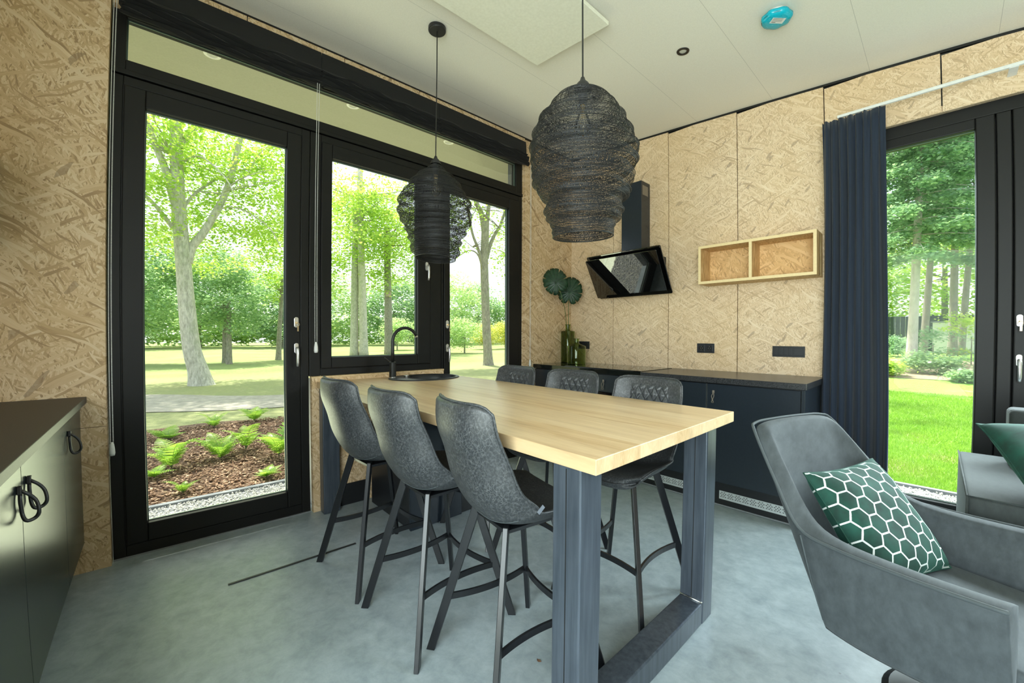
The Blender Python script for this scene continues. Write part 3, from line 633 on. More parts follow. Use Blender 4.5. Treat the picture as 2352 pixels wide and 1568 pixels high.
# pendant lamps
def pendant(x, y, prof, label, seed, ztop, rb):
    zc_ = ceil_z(x); root = tag(empty('pendant_lamp', (x, y, zc_)), label, 'pendant lamp', 'black wire pendant lamps over the table')
    m = MB(); m.lathe([(.0005, 0), (.058, 0), (.058, -.026), (.054, -.030), (.0005, -.030)], (0, 0, 0), 32); m.build('ceiling_rose', M_BLACKP, root, smooth=False, bevel=.003)
    m = MB(); m.tube([(0, 0, -.02), (.002, .001, -.3), (0, 0, ztop - zc_)], .0036, 8); m.build('cable', M_CORD, root)
    m = MB(); m.lathe([(.008, .035), (.013, .02), (.026, .006), (.033, -.01), (.036, -.02)], (0, 0, ztop - zc_), 20); m.tube([(0, 0, ztop - zc_), (0, 0, ztop - zc_ - .09)], .019, 14); m.build('lamp_holder', M_BLACKP, root, smooth=True)
    # the knitted shade: soft folds, uneven around
    r = random.Random(seed); n = 96; NZ = 120; V = []; F = []
    H = prof[-1][0] - prof[0][0]; ph = [r.uniform(0, 6.28) for _ in range(8)]
    def rad(t_):
        zz = prof[0][0] + (prof[-1][0] - prof[0][0]) * t_
        for a, b in zip(prof[:-1], prof[1:]):
            if (a[0] - zz) * (b[0] - zz) <= 0: 
                u = (zz - a[0]) / (b[0] - a[0]); u = u * u * (3 - 2 * u); return lerp(a[1], b[1], u)
        return prof[-1][1]
    rows = []
    for j in range(NZ + 1):
        t_ = j / NZ; row = []
        for k in range(n):
            a = 2 * PI * k / n
            tt = min(1, max(0, t_ + .018 * math.sin(a + ph[0]) * math.sin(PI * t_) + .012 * math.sin(2 * a + ph[1] + 5 * t_) * math.sin(PI * t_)))
            rr = rad(tt) + (.0055 * math.sin(t_ * 130 + 1.5 * math.sin(a + ph[2])) + .006 * math.sin(t_ * 61 + 2.0 * math.sin(a * 2 + ph[3])) + .004 * math.sin(3 * a + t_ * 17 + ph[4])) * math.sin(PI * min(1, t_ * 1.02)) ** .5
            z = prof[0][0] + (prof[-1][0] - prof[0][0]) * t_ + .008 * math.sin(a + ph[5]) * t_
            row.append((rr * math.cos(a), rr * math.sin(a), z - zc_))
        rows.append(row); V += row
    for j in range(NZ):
        for k in range(n): F.append((j * n + k, j * n + (k + 1) % n, (j + 1) * n + (k + 1) % n, (j + 1) * n + k))
    m = MB(); m.add(V, F); sh = m.build('lamp_shade', M_KNIT, root, smooth=True, recalc=False)
    w_ = MB()
    for j in range(2, NZ, 2):
        w_.tube(rows[j][::2], .0009 + .0007 * r.random(), 4, closed=True)
    w_.tube(rows[0][::2], .003, 6, closed=True); w_.tube(rows[-1][::2], .003, 6, closed=True)
    w_.build('wire_rings', M_WIRE, sh, smooth=True, recalc=False)
    # filament bulb
    zb = ztop - zc_ - .12
    m = MB(); m.lathe([(.013, .03), (.014, .005), (.024, -.02), (.034, -.045), (.037, -.068), (.032, -.092), (.018, -.108), (.0005, -.112)], (0, 0, zb), 24); bu = m.build('light_bulb', M_BULB, root, smooth=True)
    m = MB(); m.tube([(0, 0, zb + .03), (0, 0, zb + .0)], .0135, 14); 
    for k in range(6):
        a = k * PI / 3; m.tube([(.004 * math.cos(a), .004 * math.sin(a), zb), (.013 * math.cos(a), .013 * math.sin(a), zb - .075)], .0006, 4)
    m.build('filament', M_FILAMENT, bu)
    return root
def prof_from(rows, z0, z1, y0, y1, k, extra=0): return [(z0 + (z1 - z0) * (y - y0) / (y1 - y0), w_ * k) for y, w_ in rows]
big = prof_from([(175, 55), (205, 120), (250, 180), (330, 229), (400, 275), (450, 302), (520, 322), (580, 333), (640, 326), (680, 316), (720, 314), (765, 309), (830, 285), (868, 250), (895, 230), (925, 242), (950, 243), (990, 235), (1022, 200), (1045, 192), (1065, 195), (1100, 188)], 2.352, 1.712, 175, 1100, .000686)
pendant(2.025, -2.36, big, 'larger black wire pendant, right of the pair, with stacked folds', 5, 2.375, .13)
sm_ = prof_from([(850, 30), (870, 55), (900, 85), (950, 145), (990, 180), (1030, 197), (1055, 205), (1080, 228), (1105, 245), (1125, 248), (1150, 238), (1185, 252), (1215, 252), (1245, 248), (1275, 230), (1300, 204), (1320, 212), (1340, 200), (1365, 180), (1385, 184), (1415, 164), (1440, 172), (1465, 168), (1490, 146), (1510, 140)], 2.395, 1.785, 850, 1510, .00093)
pendant(.824, -2.36, sm_, 'smaller black wire pendant, left of the pair, with a clear bulb in view', 9, 2.42, .13)

# ------------------------------------------------------------------ table, sink, tap
TZ = .948; TX0, TX1, TY0, TY1 = .045, 2.468, -2.868, -1.838
tab = tag(empty('dining_table', (1.25, -2.35, 0)), 'long oak topped bar table on dark steel legs, running out from the window', 'table')
def off(o, p): o.location = (-p.location.x, -p.location.y, -p.location.z); return o
SC = (.30, -2.075); bx, by = .175, .185
bm = bmesh.new()
outer = [bm.verts.new((x, y, TZ)) for x, y in ((TX0, TY0), (TX1, TY0), (TX1, TY1), (TX0, TY1))]
inner = [bm.verts.new((SC[0] + (bx + .012) * math.cos(2 * PI * k / 40), SC[1] + (by + .012) * math.sin(2 * PI * k / 40), TZ)) for k in range(40)]
ed = [bm.edges.new((outer[i], outer[(i + 1) % 4])) for i in range(4)] + [bm.edges.new((inner[i], inner[(i + 1) % 40])) for i in range(40)]
bmesh.ops.triangle_fill(bm, use_beauty=True, use_dissolve=False, edges=ed)
ext = bmesh.ops.extrude_face_region(bm, geom=bm.faces[:])
for g in ext['geom']:
    if isinstance(g, bmesh.types.BMVert): g.co.z -= .045
bmesh.ops.recalc_face_normals(bm, faces=bm.faces)
me = bpy.data.meshes.new('tabletop'); bm.to_mesh(me); bm.free(); me.materials.append(M_OAK)
o = bpy.data.objects.new('tabletop', me); COL.objects.link(o); o.parent = tab; off(o, tab)
bv = o.modifiers.new('bevel', 'BEVEL'); bv.width = .0025; bv.segments = 2; bv.limit_method = 'ANGLE'; bv.angle_limit = math.radians(60)
def steel(name, *b, bev=.006):
    o = MB().box(*b).build(name, M_STEEL, tab, bevel=bev, seg=3); off(o, tab); return o
LT = TZ - .0455
for (ya, yb) in ((-2.855, -2.752), (-1.972, -1.872)):
    lg = MB(); lg.box(2.300, 2.407, ya, yb, 0, LT); l = lg.build('leg', M_STEEL, tab, bevel=.006, seg=3); off(l, tab)
steel('floor_beam', 2.302, 2.405, -2.751, -1.973, 0, .10)
steel('top_plate', 2.302, 2.405, -2.751, -1.973, LT - .008, LT - .001, bev=.001)
steel('wall_post', .045, .128, -2.853, -2.735, 0, LT - .001)
for y_ in (-1.9755, -2.7485):
    wd = MB(); wd.tube([(2.303, y_, .102), (2.35, y_ - .001, .1035), (2.405, y_, .102)], .004, 6); off(wd.build('weld_seam', M_CHROME, tab, smooth=True), tab)
for y_ in (-1.9725, -2.8555):
    wd = MB(); wd.box(2.352, 2.355, y_ - .0006, y_ + .001, .11 if y_ > -2 else .002, LT - .01); off(wd.build('tube_seam', M_GASKET, tab), tab)
# low cabinet under the sink end of the table
root = tag(empty('sink_cabinet', (.45, -2.2, 0)), 'dark floor cabinet under the sink end of the table', 'cabinet')
m = MB(); m.box(.13, .735, -2.50, -1.93, .003, .895); off(m.build('body', M_PLINTH, root, bevel=.002), root)
m = MB(); m.box(.737, .755, -2.505, -2.10, .003, .895); off(m.build('door', M_CAB, root, bevel=.002), root)
m = MB(); m.box(.042, .052, -2.73, -2.51, 0, .16); struct('baseboard_left', m, M_PLINTH)

sink = tag(empty('kitchen_sink', (SC[0], SC[1], TZ)), 'round black sink let into the window end of the oak table', 'sink')
n = 56
def ringpts(cx, cy_, ax_, ay_, z, e=2.0):
    out = []
    for k in range(n):
        a = 2 * PI * k / n; c, s = math.cos(a), math.sin(a)
        out.append((cx + ax_ * math.copysign(abs(c) ** (2 / e), c), cy_ + ay_ * math.copysign(abs(s) ** (2 / e), s), z))
    return out
loops = [ringpts(-.01, -.055, .235, .285, .0005), ringpts(-.01, -.055, .236, .286, .004), ringpts(-.01, -.055, .230, .280, .0085), ringpts(0, 0, bx + .014, by + .014, .0085), ringpts(0, 0, bx, by, .003), ringpts(0, 0, bx - .006, by - .006, -.03), ringpts(0, 0, bx - .02, by - .02, -.15), ringpts(0, 0, bx - .06, by - .06, -.168), ringpts(0, 0, .03, .03, -.17)]
V = sum(loops, []); F = []
for j in range(len(loops) - 1):
    for k in range(n): F.append((j * n + k, j * n + (k + 1) % n, (j + 1) * n + (k + 1) % n, (j + 1) * n + k))
F.append(tuple((len(loops) - 1) * n + k for k in range(n)))
m = MB(); m.add(V, F); m.build('basin', M_SINK, sink, smooth=True)
m = MB(); m.lathe([(.0005, .026), (.019, .026), (.021, .022), (.020, .0085), (.0005, .0085)], (-.055, -.19, 0), 20); m.build('drain_knob', M_CHROME, sink, smooth=False, bevel=.001)
tap = tag(empty('kitchen_tap', (.195, -2.355, TZ + .0085)), 'matt black tap with a tall curved spout beside the sink', 'tap')
m = MB(); m.lathe([(.0005, 0), (.030, 0), (.030, .006), (.0005, .006)], (0, 0, 0), 24); m.build('chrome_ring', M_CHROME, tap)
m = MB(); m.lathe([(.0005, .006), (.026, .006), (.026, .115), (.022, .122), (.0005, .122)], (0, 0, 0), 24); m.build('body', M_FAUCET, tap, bevel=.001)
pts = [(0, 0, .12), (0, 0, .20), (0, 0, .28)]; Rr = .105
for k in range(1, 15):
    a = PI - k * (PI * .86) / 14; pts.append((0, Rr + Rr * math.cos(a), .28 + Rr * math.sin(a)))
m = MB(); m.tube(pts, .0125, 16); m.build('spout', M_FAUCET, tap, smooth=True)
e0 = Vector(pts[-1]); e1 = (e0 - Vector(pts[-2])).normalized(); m = MB(); m.tube([e0, e0 + e1 * .012], .0118, 16); m.build('aerator', M_CHROME, tap)
m = MB(); m.tube([(0, -.018, .118), (0, -.065, .155)], [.004, .0035], 8); m.build('lever', M_FAUCET, tap)

# ------------------------------------------------------------------ bar stools
INN = [(.235, .632), (.205, .657), (.107, .654), (-.013, .645), (-.079, .652), (-.124, .690), (-.182, .775), (-.211, .87), (-.243, .965), (-.248, 1.062)]
OUT = [(.237, .622), (.210, .594), (.097, .602), (-.033, .606), (-.114, .622), (-.171, .660), (-.229, .765), (-.258, .87), (-.289, .965), (-.288, 1.056)]
HW = [.176, .202, .211, .218, .219, .217, .210, .198, .194, .188]
WI = [(0, .012), (0, .02), (.0, .04), (.012, .05), (.035, .05), (.075, .03), (.073, .0), (.064, .0), (.053, .004), (.044, .004)]
def stool(name='bar_stool'):
    root = empty(name)
    NS, NT_ = 20, 34; V = []; F = []
    def pt(K, s, t_, outer):
        y, z = interp(K, t_); w_ = interp([(a,) for a in HW], t_)[0]; dy, dz = interp(WI, t_)
        e = abs(s) ** 2.4
        x = w_ * (math.copysign(min(1, abs(s)) ** .96, s))
        cr = max(0, (t_ - .86) / .14) ** 2 * abs(s) ** 9 * .034
        cf = max(0, (.12 - t_) / .12) * abs(s) ** 4 * .055
        return Vector((x, y + dy * e - cf, z + dz * e - cr))
    for o_ in (0, 1):
        for i in range(NT_ + 1):
            for j in range(NS + 1):
                s = -1 + 2 * j / NS; t_ = i / NT_
                a = pt(INN, s, t_, 0)
                if o_ == 0: p = a
                else:
                    b = pt(OUT, s, t_, 1); p = a.lerp(b, 1 - .72 * abs(s) ** 5)
                V.append(p)
    A = (NT_ + 1) * (NS + 1)
    for i in range(NT_):
        for j in range(NS):
            a = i * (NS + 1) + j; F.append((a, a + 1, a + NS + 2, a + NS + 1)); b = a + A; F.append((b, b + NS + 1, b + NS + 2, b + 1))
    rim = [j for j in range(NS + 1)] + [i * (NS + 1) + NS for i in range(1, NT_ + 1)] + [NT_ * (NS + 1) + j for j in reversed(range(NS))] + [i * (NS + 1) for i in reversed(range(1, NT_))]
    for q in range(len(rim)):
        a, b = rim[q], rim[(q + 1) % len(rim)]; F.append((a, a + A, b + A, b))
    m = MB(); m.add(V, F); m.build('seat_shell', M_STOOL, root, smooth=True, sub=1)
    # piping round the rim
    m = MB(); pts = [(V[a] + V[a + A]) / 2 + (V[a] - V[rim[(q + len(rim) // 2) % len(rim)]]).normalized() * .002 for q, a in enumerate(rim)]; m.tube(pts, .0045, 6, closed=True); m.build('piping', M_STOOL, root, smooth=True)
    # stitched cross seam at the back of the shell
    m = MB(); pts = []
    for j in range(2, NS - 1):
        s = -1 + 2 * j / NS; a = pt(INN, s, .50, 0); b = pt(OUT, s, .50, 1); p = a.lerp(b, 1 - .72 * abs(s) ** 5); pts.append(p + (b - a).normalized() * .001)
    m.tube(pts, .0016, 5); m.build('seam', M_PIPE, root, smooth=True)
    # quilted inner back with diamond stitching
    nu, nv = 66, 60; V2 = []; F2 = []
    for i in range(nv + 1):
        for j in range(nu + 1):
            u = j / nu; v_ = i / nv; s = (-.62 + 1.24 * u) * lerp(1, .92, v_); t_ = lerp(.60, .955, v_)
            a = pt(INN, s, t_, 0); e1_ = pt(INN, s + .01, t_, 0) - a; e2_ = pt(INN, s, t_ + .01, 0) - a; nn = e1_.cross(e2_).normalized()
            if nn.y < 0: nn = -nn
            du = abs(math.sin(PI * (u * 5 + v_ * 4.2))); dv = abs(math.sin(PI * (u * 5 - v_ * 4.2)))
            ed_ = min(1, 12 * min(u, 1 - u, v_, 1 - v_)); puff = .016 * (min(du, dv) ** .6) * ed_
            V2.append(a + nn * (-.004 + .004 * ed_ + puff))
    for i in range(nv):
        for j in range(nu): a = i * (nu + 1) + j; F2.append((a, a + 1, a + nu + 2, a + nu + 1))
    m = MB(); m.add(V2, F2); m.build('quilted_back', M_STOOL, root, smooth=True)
    # legs: flat rectangular tube, wide face along the diagonal
    top, ft = .105, .245
    for sx in (-1, 1):
        for sy in (-1, 1):
            a = Vector((sx * top, sy * top, .622)); b = Vector((sx * ft, sy * ft, 0)); rad_ = Vector((sx, sy, 0)).normalized(); tan_ = Vector((-sy, sx, 0)).normalized()
            v = []
            for p in (b, a):
                for (p1, p2) in ((-.0175, -.0095), (.0175, -.0095), (.0175, .0095), (-.0175, .0095)): v.append(p + rad_ * p1 + tan_ * p2)
            m = MB(); m.add(v, [(0, 3, 2, 1), (4, 5, 6, 7), (0, 1, 5, 4), (1, 2, 6, 5), (2, 3, 7, 6), (3, 0, 4, 7)]); m.build('leg', M_STOOLLEG, root, bevel=.002)
    zs = .238; q = lerp(ft, top, zs / .622) - .004
    for k in (1, 2, 3):                     # none between the two rear legs
        R = Matrix.Rotation(k * PI / 2, 3, 'Z'); v = []; f = []; nn_ = 14
        for i in range(nn_ + 1):
            u = i / nn_; x = lerp(-q, q, u); bow = .030 * (1 - (2 * u - 1) ** 2)
            for (dy, dz) in ((-.005, -.0125), (.005, -.0125), (.005, .0125), (-.005, .0125)): v.append(R @ Vector((x, -q + bow + dy, zs + dz)))
        for i in range(nn_):
            for c in range(4): f.append((i * 4 + c, i * 4 + (c + 1) % 4, i * 4 + 4 + (c + 1) % 4, i * 4 + 4 + c))
        m = MB(); m.add(v, f); m.build('stretcher', M_STOOLLEG, root)
    m = MB(); m.box(-.11, .11, -.11, .11, .594, .606); m.build('seat_plate', M_STOOLLEG, root)
    p = pt(INN, 1, .47, 0); m = MB(); m.boxc(p + Vector((.006, .0, .004)), (.003, .030, .013), Matrix.Rotation(.7, 3, 'X')); m.build('label_tab', M_LABELW, root)
    return root
st = stool()
spots = [(.968, -2.810, .054, 'bar stool with its back to us, nearest the tall left door'), (1.530, -2.785, .0, 'bar stool with its back to us, middle of the near row'), (1.990, -2.725, -.152, 'bar stool with its back to us, closest to the near steel leg'),
         (1.02, -2.03, PI, 'bar stool facing us across the table, in front of the right glazed door'), (1.508, -1.985, PI + .07, 'bar stool facing us across the table, below the green bottles'), (2.02, -2.005, PI + .015, 'bar stool facing us across the table, beside the far steel leg')]
for i, (x, y, rz, lab_) in enumerate(spots):
    o = st if i == 0 else copy_tree(st)
    o.location = (x, y, 0); o.rotation_euler = (0, 0, rz); tag(o, lab_, 'bar stool', 'dark leather bar stools round the table')

# ------------------------------------------------------------------ kitchen run
KF = -.62
def loop_handle(parent, x, y, z, mat, L=.075, outy=-1, wide=.007):
    """teardrop strap hanging from a screwed tab"""
    k = L / .075; K = [(.006, .002), (.020, -.010), (.034, -.034), (.038, -.058), (.030, -.074), (.016, -.076), (.008, -.060), (.007, -.034), (.006, -.008)]
    pts = [(x + .004 * math.sin(i * .8), y + outy * a_ * k, z + b_ * k) for i, (a_, b_) in enumerate(interp(K, q / 28) for q in range(29))]
    m = MB(); m.tube(pts, wide * .42, 6); m.build('handle', mat, parent, smooth=True)
    m = MB(); m.boxc((x, y + outy * .006, z + .002), (.016, .012, .024)); m.build('handle_tab', mat, parent, bevel=.003)
def cab(name, x0, x1, label, drawers=None, hx=None, hz=.865, door=True):
    r = tag(empty(name, ((x0 + x1) / 2, -.3, 0)), label, 'cabinet', 'dark base cabinets of the kitchen run')
    off(MB().box(x0 + .001, x1 - .001, KF + .022, -.02, .19, .933).build('body', M_PLINTH, r), r)
    return r
c1 = cab('base_cabinet', .035, .615, 'dark base cabinet at the corner end of the kitchen run')
off(MB().box(.037, .613, KF, KF + .019, .192, .925).build('door', M_CAB, c1, bevel=.0015), c1)
c2 = cab('base_cabinet', .615, 1.242, 'dark base cabinet holding the oven, with a loop handled drawer'); c2.name = 'oven_cabinet'
dr = MB().box(.617, 1.240, KF, KF + .019, .765, .925).build('drawer', M_CAB, c2, bevel=.0015); off(dr, c2); loop_handle(dr, .93, KF, .865, M_LEATHERT)
off(MB().box(.617, 1.240, KF, KF + .019, .192, .215).build('filler_strip', M_CAB, c2), c2)
ov = tag(empty('built_in_oven', (.93, KF, .49)), 'black glass built-in oven below the loop handled drawer', 'oven')
off(MB().box(.628, 1.229, KF - .004, KF + .020, .222, .758).build('oven_front', M_HOB, ov, bevel=.002), ov)
o = MB().tube([(.70, KF - .03, .69), (1.16, KF - .03, .69)], .008, 10).tube([(.72, KF - .03, .69), (.72, KF, .69)], .006, 8).tube([(1.14, KF - .03, .69), (1.14, KF, .69)], .006, 8).build('oven_handle', M_SATIN, ov, smooth=True); off(o, ov)
c3 = cab('base_cabinet', 1.242, 1.861, 'dark base cabinet between the oven and the right hand end'); dr = MB().box(1.244, 1.859, KF, KF + .019, .192, .925).build('door', M_CAB, c3, bevel=.0015); off(dr, c3)
c4 = cab('base_cabinet', 1.861, 2.478, 'dark base cabinet at the right end of the run, with a leather loop handle'); dr = MB().box(1.863, 2.474, KF, KF + .019, .192, .925).build('door', M_CAB, c4, bevel=.0015); off(dr, c4); loop_handle(dr, 1.915, KF, .865, M_LEATHERT)
off(MB().box(2.479, 2.499, KF, -.02, .0, .933).build('end_panel', M_CAB, c4, bevel=.0015), c4)
pl = tag(empty('plinth', (1.2, -.56, 0)), 'black plinth with pale vent grilles under the kitchen cabinets', 'plinth')
off(MB().box(.035, 2.478, -.575, -.555, .003, .188).build('board', M_PLINTH, pl), pl)
off(MB().box(.035, 2.478, -.579, -.575, .003, .012).build('sealing_strip', M_KERB, pl), pl)
for (a, b) in ((1.955, 2.44), (1.36, 1.84), (.70, 1.18)):
    m = MB(); m.box(a, b, -.5795, -.575, .055, .118); g = m.build('vent_grille', M_VENT, pl, bevel=.001); off(g, pl)
    h = MB(); x = a + .02
    while x < b - .03:
        for (dx, dz) in ((0, .0), (.018, .0), (-.008, .011), (.010, .011), (.027, .011), (0, .022), (.018, .022), (-.006, -.011), (.010, -.011), (.026, -.011)):
            h.boxc((x + dx, -.5796, .085 + dz), (.010, .0008, .0045))
        x += .052
    h.build('vent_slots', M_GASKET, g)
wt = tag(empty('kitchen_worktop', (1.2, -.32, .935)), 'dark worktop of the kitchen run along the panelled wall', 'worktop')
off(MB().box(1.318, 2.512, -.645, -.002, .935, .977).build('speckled_slab', M_TOP, wt, bevel=.003, seg=3), wt)
off(MB().box(.032, 1.3175, -.645, -.002, .935, .977).build('glossy_slab', M_GLOSS, wt, bevel=.002), wt)
hb = tag(empty('induction_hob', (.9, -.33, .977)), 'mirror black induction hob let into the worktop under the hood', 'hob')
off(MB().box(.46, 1.31, -.615, -.05, .9775, .9815).build('glass_plate', M_HOB, hb, bevel=.001), hb)

# extractor hood
hood = tag(empty('cooker_hood', (.92, 0, 2.15)), 'slanted black glass cooker hood with a black chimney on the panelled wall', 'cooker hood')
off(MB().box(.822, 1.045, -.17, -.004, 2.02, 2.815).build('chimney', M_CAB, hood, bevel=.002), hood)
o = MB().box(1.0451, 1.0462, -.150, -.045, 2.68, 2.775).build('chimney_vent', M_LEATHERT, hood); off(o, hood)
def glasspane(name, x0, x1, top, bot, th, r, mat):
    (yt, zt), (yb, zb) = top, bot; L = math.hypot(yt - yb, zt - zb); d = Vector((0, yt - yb, zt - zb)).normalized(); nn = Vector((0, -d.z, d.y))
    pts = []
    for cx_, cv, a0 in ((x1 - r, L - r, 0), (x0 + r, L - r, 90), (x0 + r, r, 180), (x1 - r, r, 270)):
        for k in range(5): a = math.radians(a0 + k * 22.5); pts.append((cx_ + r * math.cos(a), cv + r * math.sin(a)))
    n_ = len(pts); base = Vector((0, yb, zb)); V = [base + Vector((p[0], 0, 0)) + d * p[1] for p in pts] + [base + Vector((p[0], 0, 0)) + d * p[1] + nn * th for p in pts]
    m = MB(); m.add(V, [tuple(range(n_)), tuple(reversed(range(n_, 2 * n_)))] + [(i, n_ + i, n_ + (i + 1) % n_, (i + 1) % n_) for i in range(n_)])
    o = m.build(name, mat, hood, bevel=.001); off(o, hood); return o
glasspane('rear_glass', .505, 1.325, (-.335, 2.105), (-.085, 1.690), -.012, .012, M_HOOD)
glasspane('front_glass', .510, 1.300, (-.362, 2.062), (-.135, 1.692), -.008, .012, M_HOOD)
m = MB(); m.add([(.60, -.03, 2.05), (1.23, -.03, 2.05), (1.23, -.03, 1.78), (.60, -.03, 1.78), (.60, -.30, 2.06), (1.23, -.30, 2.06), (1.23, -.12, 1.75), (.60, -.12, 1.75)], [(0, 1, 2, 3), (4, 7, 6, 5), (0, 4, 5, 1), (3, 2, 6, 7), (0, 3, 7, 4), (1, 5, 6, 2)]); off(m.build('motor_box', M_BLACKP, hood), hood)

# OSB wall shelf
def shelf(x0, x1, y0, y1, z0, z1, xm, label, back):
    r = tag(empty('wall_shelf', ((x0 + x1) / 2, y1, z0)), label, 'shelf'); th = .022
    def mk(nm, m, mat): off(m.build(nm, mat, r), r)
    for nm, b in (('side_panel', (x0, x0 + th, y0 + .003, y1, z0, z1)), ('side_panel', (x1 - th, x1, y0 + .003, y1, z0, z1)), ('top_panel', (x0 + th, x1 - th, y0 + .003, y1, z1 - th, z1)), ('bottom_panel', (x0 + th, x1 - th, y0 + .003, y1, z0, z0 + th)), ('divider', (xm - th / 2, xm + th / 2, y0 + .003, y1, z0 + th, z1 - th))):
        mk(nm, MB().box(*b), back)
    m = MB(); rf_xz(m, x0, x1, z0, z1, th, th, th, th, y0, y0 + .003); m.box(xm - th / 2, xm + th / 2, y0, y0 + .003, z0 + th, z1 - th); mk('front_edging', m, M_WOODL)
    return r
t = NT('osb_strand_sides'); v = t.pos(); t.base(t.ramp(t.noise(t.scale(v, (120, 30, 9)), 1.0, 4, .65), [(.3, (.42, .24, .09)), (.55, (.66, .44, .20)), (.75, (.78, .60, .34))])); t.rough(.7); M_STRAND = t.m
sh = shelf(1.620, 2.484, -.215, -.001, 1.735, 2.063, 2.037, 'pale two-compartment box shelf on the panelled wall', M_STRAND)
off(MB().box(1.642, 2.462, -.008, -.002, 1.757, 2.041).build('back_panel', M_OSB_BOX, sh), sh)
sh2 = shelf(.065, 1.0, -4.372, YB + .001, 1.70, 2.137, .53, 'box shelf at the left edge, above the left hand cabinets', M_STRAND)
off(MB().box(.087, .978, YB + .002, YB + .008, 1.722, 2.115).build('back_panel', M_OSB_BOX, sh2), sh2)

# sockets and switches
def plate(x0, z0, z1, mods, label, cat, nm):
    W_ = (z1 - z0); r = tag(empty(nm, (x0, 0, (z0 + z1) / 2)), label, cat); tot = .072 * len(mods) + .012
    MB().box(0, tot, -.008, -.001, -W_ / 2, W_ / 2).build('cover_plate', M_SOCKET, r, bevel=.002)
    for i, md in enumerate(mods):
        cx_ = .006 + .072 * i + .036
        if md == 's':
            m = MB(); m.boxc((cx_, -.0105, 0), (.062, .005, .062)); ins = m.build('socket_insert', M_SOCKET, r, bevel=.002)
            m = MB(); ring = [(cx_ + .0205 * math.cos(2 * PI * k / 24), -.0135, .0205 * math.sin(2 * PI * k / 24)) for k in range(24)]; m.tube(ring, .0016, 6, closed=True)
            m.prism([(cx_ + .019 * math.cos(2 * PI * k / 24), .019 * math.sin(2 * PI * k / 24)) for k in range(24)], -.0136, -.0132, 'y'); m.build('socket_well', M_GASKET, ins)
            m = MB()
            for dx in (-.008, .010): m.boxc((cx_ + dx, -.0142, 0), (.004, .001, .004))
            m.boxc((cx_, -.0142, .0165), (.004, .001, .004)); m.boxc((cx_, -.0142, -.0165), (.004, .001, .004)); m.build('contacts', M_CHROME, ins)
        elif md == 'd':
            for s in (-1, 1): m = MB(); m.boxc((cx_ + s * .0157, -.0105, 0), (.0300, .006, .060)); m.build('rocker', M_SOCKET, r, bevel=.0015)
        else:
            m = MB(); m.boxc((cx_, -.0105, 0), (.061, .006, .060)); m.build('rocker', M_SOCKET, r, bevel=.0015)
    return r
plate(1.526, 1.133, 1.219, 'ss', 'black double wall socket right of the hob, under the wall shelf', 'wall socket', 'wall_socket')
plate(.150, 1.136, 1.222, 'ss', 'black double wall socket half hidden by the short green bottle', 'wall socket', 'wall_socket')
plate(2.146, 1.121, 1.207, 'ddb', 'black triple light switch near the curtain', 'light switch', 'light_switch')

# bottles and leaves
def bottle(x, y, prof, label):
    r = tag(empty('glass_bottle', (x, y, .9775)), label, 'bottle', 'green glass bottles on the worktop')
    inn = [(max(rr - .0035, .0005), z + (.004 if i == 0 else 0)) for i, (rr, z) in enumerate(prof)]
    m = MB(); m.lathe([(.0005, 0)] + prof + list(reversed(inn)) + [(.0005, .006)], (0, 0, 0), 36); o = m.build('bottle_glass', M_BOTTLE, r, smooth=True)
    e = o.modifiers.new('es', 'EDGE_SPLIT'); e.split_angle = math.radians(50)
    return r
bottle(.108, -.150, [(.076, 0), (.079, .006), (.080, .02), (.080, .355), (.077, .363), (.036, .366), (.031, .372), (.028, .385), (.028, .430), (.036, .436), (.036, .440), (.029, .441)], 'tall green glass bottle holding the leaf stems')
bottle(.350, -.296, [(.096, 0), (.100, .006), (.101, .02), (.101, .190), (.098, .197), (.033, .222), (.029, .230), (.028, .240), (.028, .270), (.036, .274), (.036, .278), (.029, .279)], 'shorter wide green glass bottle in front of the tall one')
t = NT('monstera_leaf'); v = t.obj(); n = t.noise(t.scale(v, (30, 30, 30)), 1.2, 3); t.base(t.ramp(n, [(.3, (.006, .026, .012)), (.7, (.018, .062, .028))])); t.rough(.33); t.bump(n, .4, .004); M_MON = t.m
M_STEM = simple('green_stem', (.10, .17, .05), .6)
